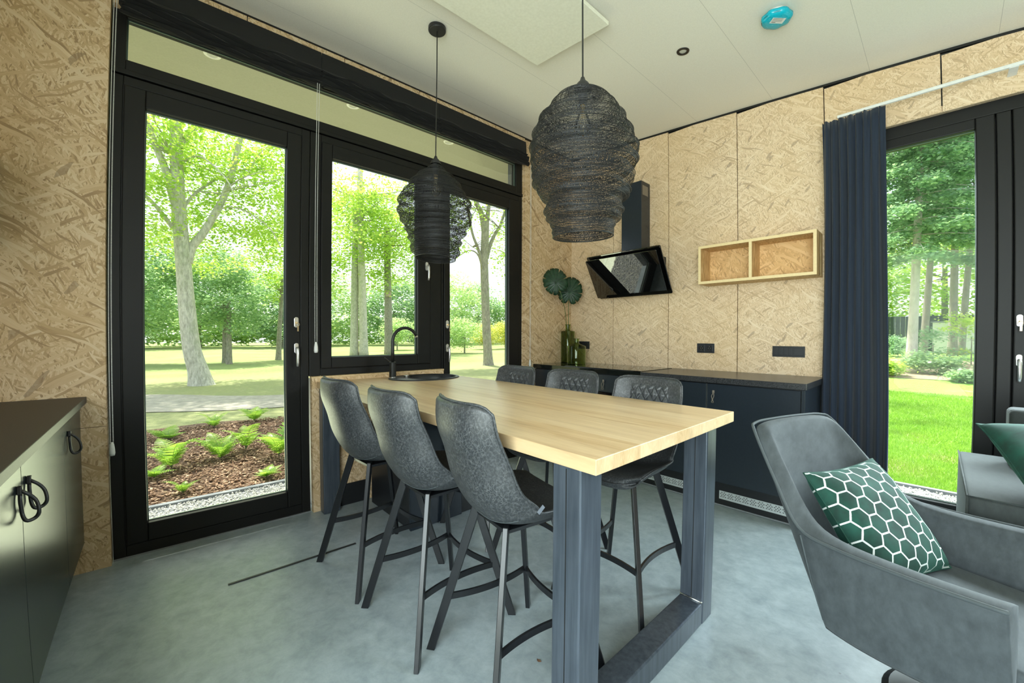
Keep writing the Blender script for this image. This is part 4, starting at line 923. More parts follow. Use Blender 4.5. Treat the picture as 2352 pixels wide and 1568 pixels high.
def monstera(cx_, cy2, cz, size, rot, bottlexy, label, seed):
    r = tag(empty('monstera_stem', (bottlexy[0], bottlexy[1], 1.30)), label, 'plant', 'monstera leaves in the tall bottle')
    rg = random.Random(seed); n_ = 120; rings = [0, .18, .4, .62, .82, 1.0]; V = []; F = []
    view = (CAM - Vector((cx_, cy2, cz))); view.z = 0; view.normalize(); side = Vector((-view.y, view.x, 0)) * -1
    up_ = Vector((0, 0, 1)); Rm = Matrix.Rotation(rot, 3, view)
    for ri, f in enumerate(rings):
        for k in range(n_):
            a = 2 * PI * k / n_  # 0 at the tip, pi at the stem
            R0 = .5 * (1 + .10 * math.cos(a)); heart = 1 - .42 * math.exp(-((abs(a - PI)) / .22) ** 2)
            ca = abs(((a / (2 * PI) * 16) % 1) - .5) * 2
            notch = 1 - (.34 if .14 < a / (2 * PI) < .86 or True else 0) * math.exp(-((1 - ca) / .10) ** 2) * (1 if abs(a - PI) > .35 else 0) * (.35 + .65 * abs(math.sin(a)))
            rad_ = size * R0 * heart * (f if f < .6 else f * lerp(1, notch, (f - .6) / .4))
            x = rad_ * math.sin(a) * .86; y = rad_ * math.cos(a) + size * .06
            dep = -.10 * size * (abs(x) / (size * .5)) ** 1.6 - .16 * size * (y / (size * .5)) ** 2 * .5 + .012 * size * math.cos(a * 16) * f
            V.append(Rm @ (side * x + up_ * y) + view * dep + Vector((cx_, cy2, cz)) - Vector(r.location))
    for i in range(len(rings) - 1):
        for k in range(n_): F.append((i * n_ + k, i * n_ + (k + 1) % n_, (i + 1) * n_ + (k + 1) % n_, (i + 1) * n_ + k))
    m = MB(); m.add(V, F); lf = m.build('leaf', M_MON, r, smooth=True)
    so_ = lf.modifiers.new('solid', 'SOLIDIFY'); so_.thickness = .0012
    base_ = Rm @ (up_ * (-size * .30)) + Vector((cx_, cy2, cz)) - Vector(r.location); ce = Rm @ (up_ * (size * .5)) + Vector((cx_, cy2, cz)) - Vector(r.location) - view * .06 * size
    m = MB(); m.tube([(0, 0, -.25), (.0, -.0, .05), (Vector(base_) * .4 + Vector((0, 0, .12))), base_], [.004, .0035, .003, .0028], 8); m.tube([base_, (Vector(base_) + Vector(ce)) / 2 + view * .004, ce], [.0028, .002, .001], 6); m.build('stalk', M_STEM, r, smooth=True)
monstera(.200, -.456, 1.848, .308, .45, (.098, -.150), 'monstera leaf, upper left of the two', 1)
monstera(.215, -.255, 1.755, .320, -.12, (.116, -.152), 'monstera leaf, lower right of the two', 2)

# ------------------------------------------------------------------ left cabinets
# (the left hand units stop short of the added rear window)
lf = tag(empty('left_worktop', (1.06, -4.4, .92)), 'dark brown worktop at the left edge', 'worktop')
off(MB().box(.064, 2.07, YB + .001, -4.058, .918, .951).build('slab', M_TOPL, lf, bevel=.002), lf)
xb = [.150, .640, 1.345, 2.05, 2.75]
for i in range(3):
    a, b = xb[i], xb[i + 1]
    r = tag(empty('base_cabinet', ((a + b) / 2, -4.4, 0)), ['narrow left hand cabinet against the window wall, with one loop handle', 'left hand cabinet next to the narrow end one, handle at its near edge', 'left hand cabinet in the lower left corner of the view', 'left hand cabinet beside the viewer'][i], 'cabinet', 'left hand base cabinets')
    off(MB().box(a + .001, b - .001, YB + .01, -4.098, .195, .917).build('body', M_PLINTH, r), r)
    d = MB().box(a + .0015, b - .0015, -4.097, -4.075, .197, .905).build('door', M_CABL, r, bevel=.0015); off(d, r)
    hx = [.545, 1.29, 1.40, 2.7][i]; loop_handle(d, hx, -4.075, .842, M_LEATHERB, .085, 1, .012)
pl = tag(empty('plinth', (1.4, -4.15, 0)), 'black plinth under the left hand cabinets', 'plinth')
off(MB().box(.150, 2.05, -4.16, -4.14, .002, .194).build('board', M_PLINTH, pl), pl)

# ------------------------------------------------------------------ curtain and rail
r = tag(empty('curtain', (2.68, -.115, 0)), 'dark blue pleated curtain hanging full length beside the garden doors', 'curtain')
V = []; F = []; NX, NZ = 150, 40
for j in range(NZ + 1):
    v_ = j / NZ; z = lerp(2.862, .015, v_)
    for i in range(NX + 1):
        u = i / NX; x = lerp(-.178, .182 + .028 * v_, u)
        am = lerp(.012, .034, min(1, v_ * 5)); frq = lerp(11, 7.5, min(1, v_ * 1.5)) if v_ > .04 else 11
        ph = u * 8 * 2 * PI + .7 * math.sin(u * 5) + .5 * math.sin(v_ * 3 + u * 9)
        y = am * math.sin(ph) + .008 * math.sin(ph * 2.1 + v_ * 4) + (.004 * math.sin(u * 140) if v_ < .045 else 0)
        V.append((x + .006 * math.cos(ph) + .004 * math.sin(v_ * 6 + u * 3), y, z - (.010 * abs(math.sin(u * 40)) if j == 0 else 0)))
for j in range(NZ):
    for i in range(NX): a = j * (NX + 1) + i; F.append((a, a + 1, a + NX + 2, a + NX + 1))
o = MB().add(V, F).build('curtain_fabric', M_CURT, r, smooth=True); sm2 = o.modifiers.new('s', 'SOLIDIFY'); sm2.thickness = .002
r = tag(empty('curtain_rail', (4.5, -.115, 2.87)), 'slim white curtain rail under the ceiling on the garden side', 'curtain rail')
off(MB().box(2.60, 6.8, -.126, -.106, 2.862, 2.882).build('rail', M_WHITE, r, bevel=.003), r)
for x in (3.45, 4.6, 5.8): off(MB().box(x - .02, x + .02, -.12, -.001, 2.858, 2.864).build('bracket', M_WHITE, r), r)

# ------------------------------------------------------------------ armchair
ax = math.radians(-20); ARM = tag(empty('armchair', (3.035, -1.75, 0), ax), 'grey suede swivel armchair in the lower right foreground', 'armchair')
# stations round the tub: (outer bottom, outer top, inner top, inner bottom), right arm -> back -> left arm
st_r = [((.388, -.300, .290), (.376, -.378, .596), (.376, -.306, .600), (.378, -.28, .40)),
        ((.365, -.315, .275), (.352, -.384, .595), (.352, -.312, .598), (.355, -.285, .40)),
        ((.18, -.330, .255), (.18, -.385, .580), (.18, -.315, .583), (.20, -.285, .40)),
        ((.02, -.335, .245), (-.02, -.378, .570), (-.01, -.308, .574), (.0, -.27, .40)),
        ((-.07, -.320, .245), (-.150, -.365, .585), (-.130, -.300, .592), (-.12, -.25, .42)),
        ((-.085, -.295, .248), (-.255, -.335, .700), (-.215, -.280, .700), (-.165, -.235, .47)),
        ((-.10, -.265, .250), (-.395, -.282, .875), (-.345, -.245, .872), (-.20, -.215, .50)),
        ((-.11, -.20, .25), (-.428, -.235, .905), (-.378, -.215, .900), (-.22, -.18, .50)),
        ((-.115, -.08, .25), (-.434, -.10, .912), (-.386, -.10, .908), (-.235, -.07, .50))]
sts = st_r + [tuple((p[0], -p[1], p[2]) for p in s) for s in reversed(st_r)]
V = []; F = []; RN = 9
def ringof(s):
    ob, ot, it, ib = [Vector(p) for p in s]; mid = (ot + it) / 2 + Vector((0, 0, .012))
    bulge = (ob + ot) / 2 + ((ob + ot) / 2 - (it + ib) / 2).normalized() * .012
    return [ob, ob.lerp(bulge, .5) * .5 + ob.lerp(ot, .25) * .5, bulge, bulge.lerp(ot, .8), ot, mid, it, it.lerp(ib, .5), ib]
rings = [ringof(s) for s in sts]
cap0 = [p + Vector((.012, 0, 0)) for p in rings[0]]
for rg_ in rings: V += rg_
for i in range(len(rings) - 1):
    for k in range(RN): F.append((i * RN + k, (i + 1) * RN + k, (i + 1) * RN + (k + 1) % RN, i * RN + (k + 1) % RN))
F.append(tuple(range(RN))); F.append(tuple((len(rings) - 1) * RN + k for k in reversed(range(RN))))
o = MB().add(V, F).build('tub_shell', M_SUEDE, ARM, smooth=True, sub=2)
# keep the edges of the upholstery crisp
bm = bmesh.new(); bm.from_mesh(o.data); cl = bm.edges.layers.float.get('crease_edge') or bm.edges.layers.float.new('crease_edge')
for e in bm.edges:
    a, b = sorted((e.verts[0].index, e.verts[1].index))
    if b - a == RN and a % RN in (0, 4, 6): e[cl] = .9
    if a // RN == b // RN and (a // RN in (0, len(rings) - 1)): e[cl] = .75
    if a // RN == b // RN and (a // RN in (4, len(rings) - 5)) and a % RN in (0, 1, 2, 3, 4): e[cl] = .5
bm.to_mesh(o.data); bm.free()
def side_pipe(pts, r_=.005, nm='piping'):
    m = MB(); m.tube(pts, r_, 8); return m.build(nm, M_PIPE, ARM, smooth=True)
topline = [Vector(s[1]) + Vector((0, 0, .004)) for s in sts]
dense = [interp([tuple(p) for p in topline], i / 80) for i in range(81)]
side_pipe([Vector(p) for p in dense], .006)
for sgn in (-1, 1): side_pipe([Vector(interp([(-.078, sgn * .318, .275), (-.108, sgn * .342, .40), (-.146, sgn * .362, .565)], i / 12)) for i in range(13)], .004, 'side_seam')
def cushion(nm, x0, x1, y0, y1, z0, z1, mat, parent, sub=2, puff=.012, cre=.6):
    bm = bmesh.new(); nx, ny = 6, 6; g = {}
    for s, z in ((0, z0), (1, z1)):
        for i in range(nx + 1):
            for j in range(ny + 1):
                u, v_ = i / nx, j / ny; p = puff * math.sin(PI * u) * math.sin(PI * v_)
                g[s, i, j] = bm.verts.new((lerp(x0, x1, u), lerp(y0, y1, v_), z + (p if s else 0)))
    for i in range(nx):
        for j in range(ny):
            bm.faces.new((g[0, i, j], g[0, i, j + 1], g[0, i + 1, j + 1], g[0, i + 1, j])); bm.faces.new((g[1, i, j], g[1, i + 1, j], g[1, i + 1, j + 1], g[1, i, j + 1]))
    for i in range(nx):
        bm.faces.new((g[0, i, 0], g[0, i + 1, 0], g[1, i + 1, 0], g[1, i, 0])); bm.faces.new((g[0, i + 1, ny], g[0, i, ny], g[1, i, ny], g[1, i + 1, ny]))
    for j in range(ny):
        bm.faces.new((g[0, 0, j + 1], g[0, 0, j], g[1, 0, j], g[1, 0, j + 1])); bm.faces.new((g[0, nx, j], g[0, nx, j + 1], g[1, nx, j + 1], g[1, nx, j]))
    bmesh.ops.recalc_face_normals(bm, faces=bm.faces); me = bpy.data.meshes.new(nm); bm.to_mesh(me); bm.free(); me.materials.append(mat)
    me.polygons.foreach_set('use_smooth', [True] * len(me.polygons))
    o = bpy.data.objects.new(nm, me); COL.objects.link(o); o.parent = parent
    b = o.modifiers.new('b', 'BEVEL'); b.width = cre * .03; b.segments = 4; b.limit_method = 'ANGLE'; b.angle_limit = math.radians(50); return o
cushion('seat_cushion', -.115, .43, -.268, .268, .30, .405, M_SUEDE, ARM)
m = MB(); m.box(-.05, .39, -.27, .27, .25, .30); m.build('seat_base', M_SUEDE, ARM, bevel=.01)
m = MB(); m.lathe([(.0005, .03), (.17, .03), (.19, .018), (.19, .0), (.0005, .0)], (.17, 0, 0), 40); m.build('foot_plate', M_PLINTH, ARM, smooth=False, bevel=.003)
m = MB(); m.tube([(.17, 0, .02), (.17, 0, .26)], .03, 18); m.build('swivel_column', M_STOOLLEG, ARM, smooth=True)

def pillow(nm, size, th, mat, label, Mx, hexuv=False, cat='cushion'):
    n_ = 26; V = []; F = []; UV = []
    for s in (1, -1):
        for i in range(n_ + 1):
            for j in range(n_ + 1):
                u, v_ = -1 + 2 * i / n_, -1 + 2 * j / n_
                pin = 1 - .075 * (1 - v_ * v_) * abs(u) ** 3; pin2 = 1 - .075 * (1 - u * u) * abs(v_) ** 3
                h = th * ((1 - abs(u) ** 2.6) * (1 - abs(v_) ** 2.6)) ** .52 * .5
                h *= 1 + .06 * math.sin(5 * u + 2 * v_) * math.cos(4 * v_)
                V.append((u * size / 2 * pin, v_ * size / 2 * pin2, s * (h + .004))); UV.append((u * .5 + .5 + .13, v_ * .5 + .5 + .07))
    A = (n_ + 1) ** 2
    for i in range(n_):
        for j in range(n_):
            a = i * (n_ + 1) + j; F.append((a, a + n_ + 1, a + n_ + 2, a + 1)); F.append((a + A, a + A + 1, a + A + n_ + 2, a + A + n_ + 1))
    rim = [j for j in range(n_)] + [i * (n_ + 1) + n_ for i in range(n_)] + [n_ * (n_ + 1) + j for j in range(n_, 0, -1)] + [i * (n_ + 1) for i in range(n_, 0, -1)]
    for q in range(len(rim)): a, b = rim[q], rim[(q + 1) % len(rim)]; F.append((a, b, b + A, a + A))
    r = tag(empty(nm), label, cat); r.matrix_world = Mx
    m = MB(); m.add(V, F); o = m.build('cushion_cover', mat, r, smooth=True)
    ul = o.data.uv_layers.new(name='UVMap'); idx_ = np.zeros(len(o.data.loops), np.int32); o.data.loops.foreach_get('vertex_index', idx_); ul.data.foreach_set('uv', np.array(UV, np.float32)[idx_].ravel())
    m = MB(); m.tube([Vector(V[a]) * 1.003 + Vector((0, 0, -.004)) for a in rim], .0035, 6, closed=True); m.build('edge_seam', M_VELVET if hexuv else mat, r, smooth=True)
    return r
# hexagon cushion leaning on the armchair back
def frame_from(c, xa, ya):
    x = Vector(xa).normalized(); y = Vector(ya); y = (y - x * y.dot(x)).normalized(); z = x.cross(y)
    Mx = Matrix((x, y, z)).transposed().to_4x4(); Mx.translation = Vector(c); return Mx
Ma = Matrix.Translation((3.035, -1.75, 0)) @ Matrix.Rotation(ax, 4, 'Z')
def la(p): return Ma @ Vector(p)
tl, tr = la((-.235, -.235, .742)), la((-.205, .235, .752)); bl, br_ = la((.035, -.24, .405)), la((.06, .205, .392))
cc = (tl + tr + bl + br_) / 4 + Vector((.008, 0, .008))
Mx = frame_from(cc, tr - tl, tl - bl); pillow('throw_cushion', .435, .15, M_HEX, 'green cushion with a white hexagon pattern leaning in the armchair', Mx, True)

# ------------------------------------------------------------------ sofa
SX0, SX1, SY0, SY1 = 3.217, 5.4, -1.325, -.36
sofa = tag(empty('sofa', (4.3, -.85, 0)), 'dark grey suede sofa with block arms in front of the garden doors', 'sofa')
def sc(nm, *b, puff=.006, cre=.5):
    o = cushion(nm, *b, M_SOFA, sofa, puff=puff, cre=cre); off(o, sofa); return o
sc('armrest', SX0, SX0 + .235, SY0, SY1, .06, .628); sc('armrest', SX1 - .235, SX1, SY0, SY1, .06, .628)
sc('base', SX0 + .236, SX1 - .236, SY0 + .02, SY1, .08, .27); sc('seat_cushion', SX0 + .24, (SX0 + SX1) / 2 - .003, SY0 - .01, SY1 - .22, .272, .45, puff=.02); sc('seat_cushion', (SX0 + SX1) / 2 + .003, SX1 - .24, SY0 - .01, SY1 - .22, .272, .45, puff=.02)
sc('backrest', SX0 + .236, SX1 - .236, SY1 - .14, SY1 + .02, .272, .74); sc('back_cushion', SX0 + .165, (SX0 + SX1) / 2, SY1 - .30, SY1 - .145, .632, .925, puff=.0, cre=1.6); sc('back_cushion', (SX0 + SX1) / 2 + .006, SX1 - .24, SY1 - .30, SY1 - .145, .452, .925, cre=1.2)
m = MB()
def seamline(pts): m.tube(pts, .004, 6)
seamline([(SX0, SY1, .628), (SX0 - .001, SY0, .631), (SX0 + .235, SY0, .631)]); seamline([(SX0, SY0, .63), (SX0, SY0 - .001, .07)]); seamline([(SX0 + .235, SY0, .631), (SX0 + .235, SY1, .631)])
o = m.build('piping', M_SOFA, sofa, smooth=True); off(o, sofa)
for (x, y) in ((SX0 + .05, SY0 + .05), (SX0 + .05, SY1 - .05), (SX1 - .05, SY0 + .05), (SX1 - .05, SY1 - .05)):
    o = MB().box(x - .02, x + .02, y - .02, y + .02, 0, .062).build('foot', M_STOOLLEG, sofa); off(o, sofa)
Mx = frame_from((3.545, -1.10, .775), (.944, .33, .0), (-.275, .85, .46)); pillow('throw_cushion', .47, .15, M_VELVET, 'plain emerald velvet cushion leaning over the sofa arm', Mx)

# loose strip on the floor
r = tag(empty('floor_strip', (.67, -3.17, 0)), 'thin black strip lying on the concrete floor near the left glazed door', 'strip')
off(MB().box(.664, .676, -3.502, -2.835, .0005, .005).build('strip', M_STRIP, r), r)

r = tag(empty('dry_leaf', (2.05, -2.647, .001)), 'tiny brown dry leaf on the floor beside the near steel leg', 'leaf')
m = MB(); pts = [(.011 * math.cos(a) * (1 + .25 * math.sin(3 * a)), .006 * math.sin(a) * (1 + .2 * math.cos(4 * a)), .0012 + .0012 * math.sin(2 * a)) for a in np.linspace(0, 2 * PI, 18)[:-1]]
m.add([(0, 0, .0002)] + pts, [(0, i, i % 17 + 1) for i in range(1, 18)]); m.build('blade', simple('dry_leaf_brown', (.16, .085, .045), .8), r)
# ================================================================== outdoors
# ground of the window side and of the garden side
def gz(x, y):
    if y <= 6: return -.13
    return -.13 + .62 * (1 - math.exp(-((y - 6) / 7.0) ** 1.6)) + .012 * max(0, y - 14)
def patch(name, x0, x1, y0, y1, nx, ny, mat, fz, kind='structure'):
    xs_ = np.linspace(x0, x1, nx + 1); ys_ = np.linspace(y0, y1, ny + 1); V = [(x, y, fz(x, y)) for y in ys_ for x in xs_]; F = [(j * (nx + 1) + i, j * (nx + 1) + i + 1, (j + 1) * (nx + 1) + i + 1, (j + 1) * (nx + 1) + i) for j in range(ny) for i in range(nx)]
    return tag(fastmesh(name, V, F, mat, smooth=True), kind=kind)
def und(x, y): return .05 * math.sin(x * .11 + 1) + .04 * math.sin(y * .13 + x * .05)
patch('ground', -90, -.27, -50, 90, 60, 80, M_MEADOW, lambda x, y: -.135 + und(x, y) * max(0, min(1, (-x - 12) / 20)) + (gz(x, y) + .13) * max(0, min(1, (x + 12) / 12)))
t = NT('garden_lawn'); p = t.pos(); n = t.noise(p, 1.1, 4, .6); n2 = t.noise(p, 25, 4, .7); q = t.xyz(p)
c = t.ramp(n2, [(.3, (.15, .32, .04)), (.7, (.32, .52, .10))]); dv = t.vmath('DISTANCE', t.vmath('MULTIPLY', p, (1, 1, 0)), (2.75, 2.15, 0)); soil = t.math('MAXIMUM', t.ramp(n, [(.60, 0.0), (.68, .85)]), t.ramp(t.math('ADD', dv.node.outputs['Value'], t.math('MULTIPLY', n, .6)), [(.55, .9), (.85, 0.0)])); c = t.mix(soil, c, (.40, .31, .21)); t.base(c); t.rough(.95); t.bump(n2, .7, .03); M_LAWN = t.m
patch('lawn', -.27, 40, .24, 60, 50, 80, M_LAWN, gz)
patch('ground', -.27, 40, -50, YB - .21, 20, 30, M_MEADOW, lambda x, y: -.13)
patch('ground', XR + .2, 40, YB - .21, .24, 20, 10, M_MEADOW, lambda x, y: -.13)
# sandy path, planting bed, gravel strip and kerb on the window side
def strip_poly(name, pts, mat, z, jag=0):
    bm = bmesh.new(); vs = [bm.verts.new((x, y, z)) for x, y in pts]; bm.faces.new(vs); me = bpy.data.meshes.new(name); bm.to_mesh(me); bm.free(); me.materials.append(mat); o = bpy.data.objects.new(name, me); COL.objects.link(o); return tag(o, kind='structure')
def band(name, fa, fb, y0, y1, n_, mat, z):
    ys_ = np.linspace(y0, y1, n_); V = []; F = []
    for y in ys_: V += [(fa(y), y, z), (fb(y), y, z)]
    F = [(2 * i, 2 * i + 1, 2 * i + 3, 2 * i + 2) for i in range(n_ - 1)]
    return tag(fastmesh(name, V, F, mat), kind='structure')
band('path', lambda y: -9.4 + .75 * (y + 4) + .15 * math.sin(y * 2.1), lambda y: -6.6 + .42 * (y + 4) + .12 * math.sin(y * 1.7), -12, 2.8, 60, M_PATH, -.124)
band('planting_bed', lambda y: -4.9 + .25 * (y + 4) + .15 * math.sin(y * 2.7), lambda y: -1.12, -6.5, 4, 60, M_MULCH, -.118)
MB().box(-1.14, -1.09, -9, 1.4, -.2, -.09).build('kerb', M_KERB); tag(bpy.data.objects['kerb'], kind='structure')
MB().box(-1.09, -.24, -9, 1.4, -.2, -.115).build('gravel_bed', M_KERB); tag(bpy.data.objects['gravel_bed'], kind='structure')
MB().box(-.2, 9, 1.36, 1.41, -.2, -.085).build('kerb', M_KERB); tag(bpy.data.objects['kerb.001'], kind='structure')
MB().box(-.2, 9, .24, 1.36, -.2, -.115).build('gravel_bed', M_KERB); tag(bpy.data.objects['gravel_bed.001'], kind='structure')
OCT = np.array([(1, 0, 0), (-1, 0, 0), (0, 1, 0), (0, -1, 0), (0, 0, 1), (0, 0, -1)], float); OF = np.array([(0, 2, 4), (2, 1, 4), (1, 3, 4), (3, 0, 4), (2, 0, 5), (1, 2, 5), (3, 1, 5), (0, 3, 5)])
CUBE = np.array([(x, y, z) for z in (-1, 1) for y in (-1, 1) for x in (-1, 1)], float); CF = np.array([(0, 2, 3, 1), (4, 5, 7, 6), (0, 1, 5, 4), (2, 6, 7, 3), (0, 4, 6, 2), (1, 3, 7, 5)])
def rots(n_):
    q = rng.normal(size=(n_, 4)); q /= np.linalg.norm(q, axis=1)[:, None]; w_, x, y, z = q.T
    return np.stack([1 - 2 * (y * y + z * z), 2 * (x * y - z * w_), 2 * (x * z + y * w_), 2 * (x * y + z * w_), 1 - 2 * (x * x + z * z), 2 * (y * z - x * w_), 2 * (x * z - y * w_), 2 * (y * z + x * w_), 1 - 2 * (x * x + y * y)], 1).reshape(-1, 3, 3)
def scatter(name, P, sizes, shape, faces, mat, label, cat, kind='stuff', flat=None):
    n_ = len(P); R = rots(n_) if flat is None else flat
    V = np.einsum('nij,nkj->nki', R, shape[None] * sizes[:, None, :]) + P[:, None, :]
    F = (faces[None] + (np.arange(n_) * len(shape))[:, None, None]).reshape(-1, faces.shape[1])
    return tag(fastmesh(name, V.reshape(-1, 3), F, mat), label, cat, kind=kind)
n_ = 30000; P = np.stack([rng.uniform(-1.085, -.30, n_), rng.uniform(-5.0, 1.3, n_), rng.uniform(-.118, -.10, n_)], 1); sz = rng.uniform(.004, .010, (n_, 1)) * rng.uniform(.7, 1.3, (n_, 3))
scatter('gravel', P, sz, OCT, OF, M_GRAVEL, 'white gravel strip along the outside of the window wall', 'gravel')
n_ = 8000; P = np.stack([rng.uniform(2.3, 4.4, n_), rng.uniform(.26, 1.355, n_), rng.uniform(-.118, -.10, n_)], 1); sz = rng.uniform(.005, .011, (n_, 1)) * rng.uniform(.7, 1.3, (n_, 3))
scatter('gravel', P, sz, OCT, OF, M_GRAVEL, 'white gravel strip outside the garden doors', 'gravel')
n_ = 16000; y = rng.uniform(-5.2, -.6, n_); x = rng.uniform(0, 1, n_) * (3.4) - 4.55; P = np.stack([x, y, rng.uniform(-.112, -.095, n_)], 1); P = P[(P[:, 0] < -1.16)]; n_ = len(P)
sz = np.stack([rng.uniform(.008, .026, n_), rng.uniform(.004, .009, n_), rng.uniform(.0015, .004, n_)], 1); an = rng.uniform(0, 2 * PI, n_); tl_ = rng.normal(0, .25, n_)
c_, s_ = np.cos(an), np.sin(an); R = np.stack([c_ * np.cos(tl_), -s_, c_ * np.sin(tl_), s_ * np.cos(tl_), c_, s_ * np.sin(tl_), -np.sin(tl_), 0 * s_, np.cos(tl_)], 1).reshape(-1, 3, 3)
scatter('bark_chips', P, sz, CUBE, CF, M_CHIP, 'brown bark chips covering the planting bed', 'bark chips', flat=R)
# grass blades
def grass(name, n_, xr, yr, zf, h, label):
    x = rng.uniform(*xr, n_); y = yr[0] + (yr[1] - yr[0]) * rng.uniform(0, 1, n_) ** 1.5; z = zf(x, y); a = rng.uniform(0, 2 * PI, n_); w_ = rng.uniform(.0018, .004, n_) * (1 + (y - yr[0]) * .10); hh = rng.uniform(.5, 1.2, n_) * h; lx, ly = rng.normal(0, .4, n_) * hh, rng.normal(0, .4, n_) * hh
    V = np.zeros((n_, 3, 3)); V[:, 0] = np.stack([x - w_ * np.cos(a), y - w_ * np.sin(a), z], 1); V[:, 1] = np.stack([x + w_ * np.cos(a), y + w_ * np.sin(a), z], 1); V[:, 2] = np.stack([x + lx, y + ly, z + hh], 1)
    k = ~((np.sin(x * 3.1 + 1) + np.sin(y * 4.3 + x * 2) * .6 + rng.normal(0, .35, n_) > 1.55 - 1.2 * np.exp(-((x - 2.75) / .35) ** 2 - ((y - 2.15) / .35) ** 2)))
    V = V[k]; n_ = len(V)
    return tag(fastmesh(name, V.reshape(-1, 3), np.arange(n_ * 3).reshape(-1, 3), M_GRASSB), label, 'grass', kind='stuff')
grass('grass', 90000, (1.9, 4.2), (1.42, 9), lambda x, y: np.where(y < 6, -.13, -.13 + .62 * (1 - np.exp(-(np.maximum(y - 6, 0) / 7.0) ** 1.6))), .045, 'bright green lawn beyond the garden doors')

# ferns
def fern(x, y, z, size, nf, label, seed, up=1.0):
    rg = random.Random(seed); r = tag(empty('fern', (x, y, z)), label, 'fern', 'ferns in the bark bed'); V = []; F = []; St = MB()
    for f in range(nf):
        a = 2 * PI * f / nf + rg.uniform(-.4, .4); L = size * rg.uniform(.6, 1.1); lift = rg.uniform(.7, 1.5) * up; pts = []
        for k in range(15):
            u = k / 14; d = L * (u * .75); h = L * lift * (u - .55 * u * u) ; pts.append(Vector((math.cos(a) * d * (.4 + .6 * u), math.sin(a) * d * (.4 + .6 * u), h)))
        St.tube(pts, [.0025 * (1 - .8 * k / 14) for k in range(15)], 4)
        sd_ = Vector((-math.sin(a), math.cos(a), 0))
        for k in range(2, 15):
            u = k / 14; wl2 = L * .26 * math.sin(PI * min(1, u * .93 + .12)) ** .8 * (1.05 - u * .5); t_ = (pts[k] - pts[k - 1]).normalized(); g = L * .030
            for s in (-1, 1):
                p = pts[k]; q_ = p + sd_ * s * wl2 + t_ * wl2 * .45 - Vector((0, 0, wl2 * .18)); n0 = len(V)
                V += [p - t_ * g, p + t_ * g, q_ + t_ * g * .3, q_ - t_ * g * .3]; F.append((n0, n0 + 1, n0 + 2, n0 + 3))
    fastmesh('fronds', [tuple(v) for v in V], F, M_FERN, r); St.build('stalks', M_STEM, r, recalc=False)
    return r
FL = ['tall fern at the left edge of the door view', 'small bright fern nearest the kerb', 'broad sunlit fern in the middle of the bark bed', 'darker fern just right of the broad sunlit one', 'tall yellow green fern at the right edge of the door view', 'low spreading fern near the kerb on the right', 'pale fern at the back of the bed, middle', 'deep green fern at the back of the bed, right', 'flat fern at the back of the bed, left', 'bushy low fern in the left corner of the door view']
for i, (x, y, s, nf, up) in enumerate([(-2.25, -3.66, .46, 13, 1.2), (-1.36, -3.60, .22, 9, .9), (-2.35, -3.22, .40, 16, 1.0), (-2.60, -2.93, .42, 10, 1.2), (-2.05, -2.68, .52, 12, 1.25), (-1.36, -2.94, .25, 12, .55), (-4.3, -3.09, .36, 10, .9), (-4.4, -2.54, .40, 10, .8), (-3.8, -3.66, .42, 12, .6), (-2.0, -3.80, .28, 12, .7)]):
    fern(x, y, -.105, s, nf, FL[i], 20 + i, up)

# trees
def leafcloud(name, blobs, size, mat, parent, per=70, spread=.32, droop=0.0):
    C = []; 
    for (cx_, cy2, cz, rx, ry, rz, nc) in blobs:
        q = rng.normal(size=(nc, 3)); q /= np.linalg.norm(q, axis=1)[:, None]; rad_ = rng.uniform(.25, 1.0, nc) ** .55
        C.append(np.array([cx_, cy2, cz]) + q * rad_[:, None] * np.array([rx, ry, rz]))
    C = np.concatenate(C); n_ = len(C) * per
    P = np.repeat(C, per, 0) + rng.normal(size=(n_, 3)) * np.array([spread, spread, spread * .45]); P[:, 2] -= droop * rng.uniform(0, 1, n_)
    a = rng.uniform(0, 2 * PI, n_); ti = rng.normal(0, .7, n_); sz = size * rng.uniform(.6, 1.25, n_)
    u = np.stack([np.cos(a), np.sin(a), np.sin(ti) * .6], 1); u /= np.linalg.norm(u, axis=1)[:, None]
    v = np.cross(u, rng.normal(size=(n_, 3)) * .45 + np.array([0, 0, 1.])); v /= np.linalg.norm(v, axis=1)[:, None]
    V = np.stack([P - u * sz[:, None] * .5, P + v * sz[:, None] * .33, P + u * sz[:, None] * .5, P - v * sz[:, None] * .33], 1)
    return fastmesh(name, V.reshape(-1, 3), np.arange(n_ * 4).reshape(-1, 4), mat, parent)
def limb(m, pts, r0, r1, n_=10, sub=5):
    K = [tuple(p) for p in pts]; N = (len(K) - 1) * sub; P = [interp(K, i / N) for i in range(N + 1)]; m.tube(P, [lerp(r0, r1, i / N) for i in range(N + 1)], n_)
def twigs(m, a, n_, L, r0, seed):
    rg = random.Random(seed)
    for k in range(n_):
        p = Vector(a); an = rg.uniform(0, 2 * PI); d = Vector((math.cos(an), math.sin(an), rg.uniform(-.1, .7))).normalized(); pts = [p]
        for s in range(4): d = (d + Vector((rg.uniform(-.35, .35), rg.uniform(-.35, .35), rg.uniform(-.25, .15)))).normalized(); pts.append(pts[-1] + d * L / 4)
        limb(m, pts, r0, r0 * .25, 6, 3)
def tree(name, label, trunk, r0, r1, mat, base, group='trees beyond the windows', flare=None):
    root = tag(empty(name, base), label, 'tree', group); m = MB(); rel = [Vector(p) - Vector(base) for p in trunk]
    K = [tuple(p) for p in rel]; N = (len(K) - 1) * 6; P = [interp(K, i / N) for i in range(N + 1)]
    rad_ = [lerp(r0, r1, i / N) + (flare or 0) * math.exp(-i / (N * .07)) for i in range(N + 1)]
    m.tube(P, rad_, 18); return root, m, rel
X = -11.1
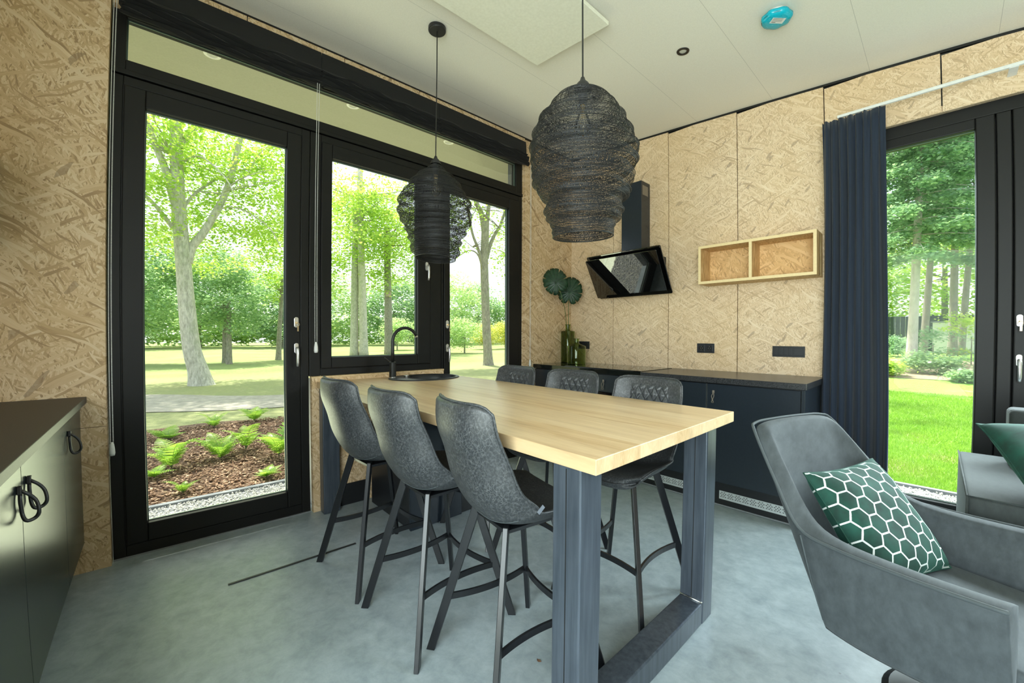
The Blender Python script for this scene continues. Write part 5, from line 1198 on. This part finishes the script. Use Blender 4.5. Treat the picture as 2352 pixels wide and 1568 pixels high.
r, m, rel = tree('beech_tree', 'large pale barked tree leaning left, close outside the tall left door', [(X, -2.76, -.3), (X, -2.84, .25), (X, -2.99, .91), (X, -3.1, 2.12), (X, -3.18, 3.33), (X, -3.29, 4.76), (X, -3.35, 5.95), (X, -3.38, 7.4), (X, -3.36, 9.5)], .245, .13, M_BARK, (X, -2.78, -.15), flare=.20)
B = Vector((X, -2.78, -.15))
def bb(pts): return [Vector(p) - B for p in pts]
limb(m, bb([(X, -3.08, 3.3), (X, -2.98, 3.75), (X + .1, -2.69, 4.25), (X + .2, -2.28, 5.21), (X + .3, -2.07, 6.03), (X + .3, -1.86, 7.2)]), .13, .07); limb(m, bb([(X, -3.34, 4.8), (X, -3.45, 5.2), (X, -3.59, 5.77), (X, -3.83, 6.42), (X, -4.1, 7.2)]), .12, .07)
limb(m, bb([(X, -3.2, 4.7), (X - .1, -3.12, 4.97), (X - .2, -2.8, 5.47), (X - .3, -2.18, 6.07), (X - .4, -1.4, 6.5), (X - .4, -.4, 6.7)]), .05, .02); limb(m, bb([(X, -3.36, 6.3), (X, -3.26, 6.58), (X, -3.03, 7.02), (X, -2.6, 7.8)]), .10, .06); limb(m, bb([(X, -3.4, 4.2), (X + .3, -3.9, 4.8), (X + .4, -4.6, 5.3), (X + .5, -5.5, 5.6)]), .06, .02)
limb(m, bb([(X + .1, -2.45, 4.9), (X + .6, -1.9, 4.9), (X + .9, -1.2, 4.4), (X + 1, -.9, 3.8)]), .03, .01); limb(m, bb([(X, -3.3, 6.0), (X + 1, -2.9, 6.0), (X + 1.8, -2.4, 5.3), (X + 2.1, -2.2, 4.7)]), .03, .01)
twigs(m, Vector((X, -2.3, 5.4)) - B, 10, 2.2, .025, 1); twigs(m, Vector((X, -3.5, 6.2)) - B, 10, 2.4, .025, 2)
m.build('trunk', M_BARK, r, smooth=True, recalc=False)
o = leafcloud('crown', [(X, -2.5, 8.6, 4.5, 5.0, 2.2, 260), (X - .8, -1.4, 5.6, 1.8, 2.1, 1.6, 120), (X + 1.0, -4.6, 4.6, 1.6, 1.3, 1.7, 70), (X - 2.2, -2.2, 4.4, 1.2, 2.6, 1.1, 60), (X - 1.5, -3.6, 6.2, 1.5, 2.5, 1.2, 50), (X + 1.5, -.2, 4.6, 1.2, 1.1, .9, 22), (X + 1, -2.4, 6.4, 1.6, 1.6, .8, 30), (-7.0, -2.9, 8.6, 2.2, 2.6, .6, 20)], .11, M_LEAF1, r, per=75, spread=.30); o.location = -B  # last blob is added above the view to dapple the bark bed
X = -11.9
r, m, rel = tree('oak_tree', 'forked tree standing outside the right glazed door', [(X, 8.36, -.3), (X, 8.33, .3), (X, 8.24, 1.52), (X, 8.16, 3.17), (X, 8.1, 4.81), (X, 8.15, 6.06), (X, 8.17, 7.0)], .215, .18, M_BARK2, (X, 8.35, -.15), flare=.20); B = Vector((X, 8.35, -.15))
limb(m, bb([(X, 8.12, 6.1), (X, 8.05, 6.5), (X, 7.91, 7.04), (X, 7.57, 7.59), (X, 7.3, 8.4), (X, 7.2, 9.2)]), .15, .08); limb(m, bb([(X, 8.2, 6.3), (X, 8.3, 7.0), (X, 8.38, 7.6), (X, 8.5, 8.6)]), .12, .08); limb(m, bb([(X, 8.25, 5.0), (X, 8.4, 5.5), (X, 8.71, 6.15), (X, 9.12, 6.76), (X, 9.6, 8)]), .11, .06); limb(m, bb([(X, 8.0, 4.5), (X, 7.93, 4.9), (X, 7.73, 5.38), (X, 7.4, 6.03), (X, 7.1, 7.2)]), .09, .05); limb(m, bb([(X, 8.0, 4.4), (X + .3, 7.5, 5.0), (X + .4, 6.9, 5.1), (X + .5, 6.1, 4.6)]), .05, .015)
twigs(m, Vector((X, 7.6, 7.2)) - B, 8, 2.0, .022, 5); twigs(m, Vector((X, 9.0, 6.6)) - B, 8, 2.0, .022, 6); twigs(m, Vector((X, 7.4, 5.4)) - B, 6, 2.0, .02, 7)
m.build('trunk', M_BARK2, r, smooth=True, recalc=False)
o = leafcloud('crown', [(X, 8.2, 9.3, 3.8, 4.2, 1.8, 170), (X, 6.6, 6.8, 1.6, 1.8, 1.3, 20), (X, 10.2, 6.3, 1.8, 1.8, 2.2, 60), (X - 1.5, 6.0, 7.2, 1.5, 1.8, 1.5, 40), (X + .5, 9.9, 3.9, 1.0, 1.0, .7, 10), (X, 6.2, 5.0, 1.2, .8, .5, 7)], .13, M_LEAF1, r, per=55, spread=.30); o.location = -B
def simpletree(name, label, base, H, r0, r1, bark_, blobs, lm, size, per=60, spread=.4, lean=(0, 0), flare=.06, extra=None):
    bx_, by_, bz_ = base
    r, m, rel = tree(name, label, [(bx_, by_, bz_ - .15), (bx_ + lean[0] * .3, by_ + lean[1] * .3, bz_ + H * .33), (bx_ + lean[0] * .7, by_ + lean[1] * .7, bz_ + H * .66), (bx_ + lean[0], by_ + lean[1], bz_ + H)], r0, r1, bark_, base, flare=flare)
    twigs(m, (lean[0] * .8, lean[1] * .8, H * .85), 7, H * .3, r1 * .4, int(abs(bx_ * 7 + by_)))
    if extra: extra(m)
    m.build('trunk', bark_, r, smooth=True, recalc=False)
    o = leafcloud('crown', [(a, b, c, d, e, f, g) for (a, b, c, d, e, f, g) in blobs], size, lm, r, per, spread); o.location = (-bx_, -by_, -bz_)
    return r
simpletree('maple_tree', 'left trunk of the twin stemmed pair behind the casement window', (-26.4, 7.46, -.15), 11, .30, .22, M_BARK, [(-26, 6.2, 9.5, 4.5, 3.6, 3.6, 130), (-25.5, 5.4, 5.5, 2.5, 1.4, 1.8, 22)], M_LEAF1, .22, 55, .5, (0, .1))
simpletree('maple_tree', 'right paler trunk of the twin stemmed pair behind the casement window', (-25.9, 7.98, -.15), 13.5, .30, .20, M_BARK3, [(-26, 9.3, 9.5, 4, 3.2, 3.8, 130)], M_LEAF1, .22, 55, .5, (0, -.35))
bt = simpletree('maple_tree', 'straight trunk with the bird box, behind the tap', (-27, 10.43, -.15), 10, .33, .22, M_BARK2, [(-27, 11.2, 8.6, 4, 3.6, 3.6, 140), (-26.5, 9.2, 5.6, 1.5, 1.1, 1.0, 14)], M_LEAF1, .22, 55, .5, (0, -.15))
bx2 = tag(empty('bird_box', (-26.60, 10.20, 4.55)), 'wooden bird box fixed to the straight trunk behind the tap', 'bird box')
MB().box(-.13, .13, -.16, .16, -.20, .20).build('box', M_BIRD, bx2, bevel=.01); MB().boxc((.02, 0, .23), (.36, .40, .04), Matrix.Rotation(.2, 3, 'Y')).build('roof', M_BARK2, bx2); MB().tube([(.125, 0, .05), (.135, 0, .05)], .035, 14).build('entrance_hole', M_GASKET, bx2)
simpletree('young_tree', 'small round crowned tree seen right of the large leaning trunk', (-21.2, -.90, -.15), 3.2, .13, .09, M_BARK2, [(-21.2, -.85, 3.0, 1.6, 1.75, 1.7, 95), (-21.2, -1.0, 4.8, 1.3, 1.3, .9, 34)], M_LEAF2, .15, 75, .33)
simpletree('young_tree', 'twin stem partly hidden behind the small round crowned tree', (-22.6, -.93, -.15), 3.2, .13, .09, M_BARK2, [(-23.2, -1.2, 4.2, 1.6, 1.7, 1.7, 60)], M_LEAF2, .16, 70, .35)
simpletree('slender_tree', 'slender trunk at the right side of the left door view', (-23.8, 1.9, -.15), 4.8, .15, .09, M_BARK2, [(-24, 2.3, 5.6, 2.2, 1.9, 2.2, 75)], M_LEAF1, .18, 60, .4, (0, .22))
simpletree('broad_tree', 'broad green tree left of the large leaning trunk, far across the grass', (-23.5, -4.9, -.15), 4.0, .2, .12, M_BARK2, [(-23.5, -4.6, 3.6, 2.6, 2.3, 2.4, 150), (-23.5, -3.4, 5.2, 2.0, 1.6, 1.5, 50)], M_LEAF2, .17, 70, .4)
# far tree line across the meadow: each tree on its own
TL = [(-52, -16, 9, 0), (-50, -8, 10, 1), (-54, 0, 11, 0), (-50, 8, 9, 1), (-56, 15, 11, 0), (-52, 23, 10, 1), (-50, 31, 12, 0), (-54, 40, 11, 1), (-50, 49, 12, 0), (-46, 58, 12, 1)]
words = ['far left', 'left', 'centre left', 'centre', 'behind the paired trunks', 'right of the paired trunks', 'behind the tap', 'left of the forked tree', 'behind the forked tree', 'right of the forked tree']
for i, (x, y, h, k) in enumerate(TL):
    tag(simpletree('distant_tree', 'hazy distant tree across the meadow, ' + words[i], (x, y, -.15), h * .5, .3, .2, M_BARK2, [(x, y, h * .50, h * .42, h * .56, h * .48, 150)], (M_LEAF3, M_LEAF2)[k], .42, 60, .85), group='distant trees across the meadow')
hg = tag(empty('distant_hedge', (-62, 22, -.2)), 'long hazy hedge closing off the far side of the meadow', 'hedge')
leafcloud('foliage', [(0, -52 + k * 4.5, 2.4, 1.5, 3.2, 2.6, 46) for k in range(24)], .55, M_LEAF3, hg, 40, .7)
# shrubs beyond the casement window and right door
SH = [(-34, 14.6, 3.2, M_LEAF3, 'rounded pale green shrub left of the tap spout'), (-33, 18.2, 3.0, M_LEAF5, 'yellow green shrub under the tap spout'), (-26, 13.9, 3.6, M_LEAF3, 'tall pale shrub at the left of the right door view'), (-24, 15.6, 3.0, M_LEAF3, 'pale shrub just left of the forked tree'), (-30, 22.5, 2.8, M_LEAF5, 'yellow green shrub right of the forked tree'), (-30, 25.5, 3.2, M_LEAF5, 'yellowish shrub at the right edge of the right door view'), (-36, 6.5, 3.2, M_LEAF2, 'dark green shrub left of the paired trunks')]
for (x, y, h, lm, lab_) in SH:
    tag(simpletree('garden_shrub', lab_, (x, y, -.15), h * .5, .07, .04, M_BARK2, [(x, y, h * .52, h * .42, h * .46, h * .42, 60)], lm, .17, 60, .35, flare=0), group='shrubs across the meadow')['category'] = 'shrub'
# garden side
def conifer(name, label, base, H, r0, z0, R0, nc, lean=(0, 0), seed=1, bark_=M_BARK3):
    bx_, by_, bz_ = base; r, m, rel = tree(name, label, [(bx_, by_, bz_ - .15), (bx_ + lean[0] * .3, by_ + lean[1] * .3, bz_ + H * .33), (bx_ + lean[0] * .66, by_ + lean[1] * .6, bz_ + H * .66), (bx_ + lean[0], by_ + lean[1], bz_ + H)], r0, .05, bark_, base, 'trees in the garden', flare=.04)
    rg = random.Random(seed); blobs = []
    for k in range(nc):
        u = k / nc; z = lerp(z0, H, u); a = k * 2.4; L = R0 * (1 - .75 * u) * rg.uniform(.8, 1.1)
        e = Vector((lean[0] * z / H + math.cos(a) * L, lean[1] * z / H + math.sin(a) * L, z - .25 * L)); s0 = Vector((lean[0] * z / H, lean[1] * z / H, z))
        limb(m, [s0, s0.lerp(e, .5) + Vector((0, 0, .08)), e], .022, .006, 5, 3)
        for q in (.35, .6, .8, 1.0):
            c = s0.lerp(e, q); blobs.append((bx_ + c.x, by_ + c.y, bz_ + c.z - .06, .12 + .18 * q, .12 + .18 * q, .10, 2))
    m.build('trunk', bark_, r, smooth=True, recalc=False)
    o = leafcloud('crown', blobs, .12, M_LEAF4, r, 95, .17, .12); o.location = (-bx_, -by_, -bz_); return r
conifer('conifer', 'conifer with a pale bare lower trunk, left in the garden door view', (2.545, 14, .50), 10.5, .135, 3.55, 2.2, 72, (.35, 0), 1)
conifer('conifer', 'conifer behind, its leaning grey trunk right of the pale one', (2.75, 18, .62), 11, .12, 4.4, 2.2, 50, (.65, 0), 2, M_BARK2)
conifer('conifer', 'conifer at the right of the garden door view with a thick trunk', (3.60, 20, .65), 12, .145, 5.0, 2.6, 56, (.15, 0), 3, M_BARK2)
conifer('conifer', 'conifer trunk leaning at the right edge of the garden door view', (3.86, 20.8, .66), 12, .12, 5.6, 2.4, 40, (.75, 0), 4, M_BARK2)
for i, (x, y, h) in enumerate([(-2.5, 30, 9), (3.5, 33, 10), (9, 31, 10)]):
    tag(simpletree('distant_tree', 'leafy tree behind the garden fence, ' + ['left', 'centre', 'right'][i], (x, y, .8), h * .5, .2, .12, M_BARK2, [(x, y, h * .47, h * .46, h * .38, h * .46, 230)], (M_LEAF3, M_LEAF1, M_LEAF3)[i], .24, 65, .55), group='trees behind the garden fence')
simpletree('unseen_shade_tree', 'leafy tree added out of view left of the garden doors to shade the lawn', (-2.0, 7.5, 0), 6, .16, .1, M_BARK2, [(-1.9, 6.3, 7.4, 2.3, 4.2, 1.3, 30)], M_LEAF1, .12, 60, .30)  # unseen tree added so its crown casts dapples on the lawn
fe = tag(empty('garden_fence', (3, 24, .72)), 'dark slatted fence at the back of the garden', 'fence'); m = MB()
for k in range(60): m.box(-6 + k * .2 + .004, -6 + (k + 1) * .2 - .004, 0, .02, -.1, 1.62)
m.build('boards', M_FENCE, fe)
for k in range(7): MB().box(-6 + k * 2 - .04, -6 + k * 2 + .04, .02, .10, -.2, 1.68).build('post', M_FENCE, fe)
sh_ = tag(empty('garden_shed', (3.75, 22.6, .66)), 'small white garden shed behind the shrubs', 'shed')
MB().box(-.75, .75, -.5, .5, -.05, 1.30).build('walls', M_SHED, sh_); MB().box(-.82, .82, -.56, .56, 1.30, 1.36).build('roof', M_KERB, sh_)
SB = [(2.15, 11.6, .42, M_LEAF1, 'low yellow green shrub at the left of the garden border'), (2.75, 12.6, .62, M_LEAF2, 'low green shrub beside the pale trunk'), (3.05, 14.8, 1.45, M_LEAF4, 'taller rhododendron shrub in front of the white shed'), (3.35, 12.4, .60, M_LEAF2, 'leafy shrub in the middle of the garden border'), (3.95, 15.5, 1.9, M_LEAF1, 'bright green bush at the right edge of the garden door view'), (3.62, 11.2, .30, M_LEAF2, 'small dark shrub at the lawn edge'), (2.0, 18.5, .9, M_LEAF4, 'dark shrub in front of the fence')]
for (x, y, h, lm, lab_) in SB:
    tag(simpletree('border_shrub', lab_, (x, y, gz(x, y)), h * .5, .02, .01, M_BARK2, [(x, y, gz(x, y) + h * .5, h * .55, h * .5, h * .45, 26)], lm, .085, 60, .13, flare=0), group='shrubs in the garden border')['category'] = 'shrub'
band2 = [(x, y) for x, y in ((-.2, 12.2), (5, 10.6), (6, 16), (-.2, 18))]
V = [(x, y, gz(x, y) + .012) for y in np.linspace(11.3, 17, 12) for x in np.linspace(-.2, 6, 12)]; F = [(j * 12 + i, j * 12 + i + 1, (j + 1) * 12 + i + 1, (j + 1) * 12 + i) for j in range(11) for i in range(11)]
tag(fastmesh('border_soil', V, F, M_SOIL), kind='structure')
# side screen of the eaves seen in the top corner of the right door
tag(MB().prism([(-.26, 3.40), (-1.72, 3.50), (-1.60, 3.30), (-.26, 2.0)], .28, .34, 'y').build('wall_eaves_screen', M_CLAD), kind='structure')
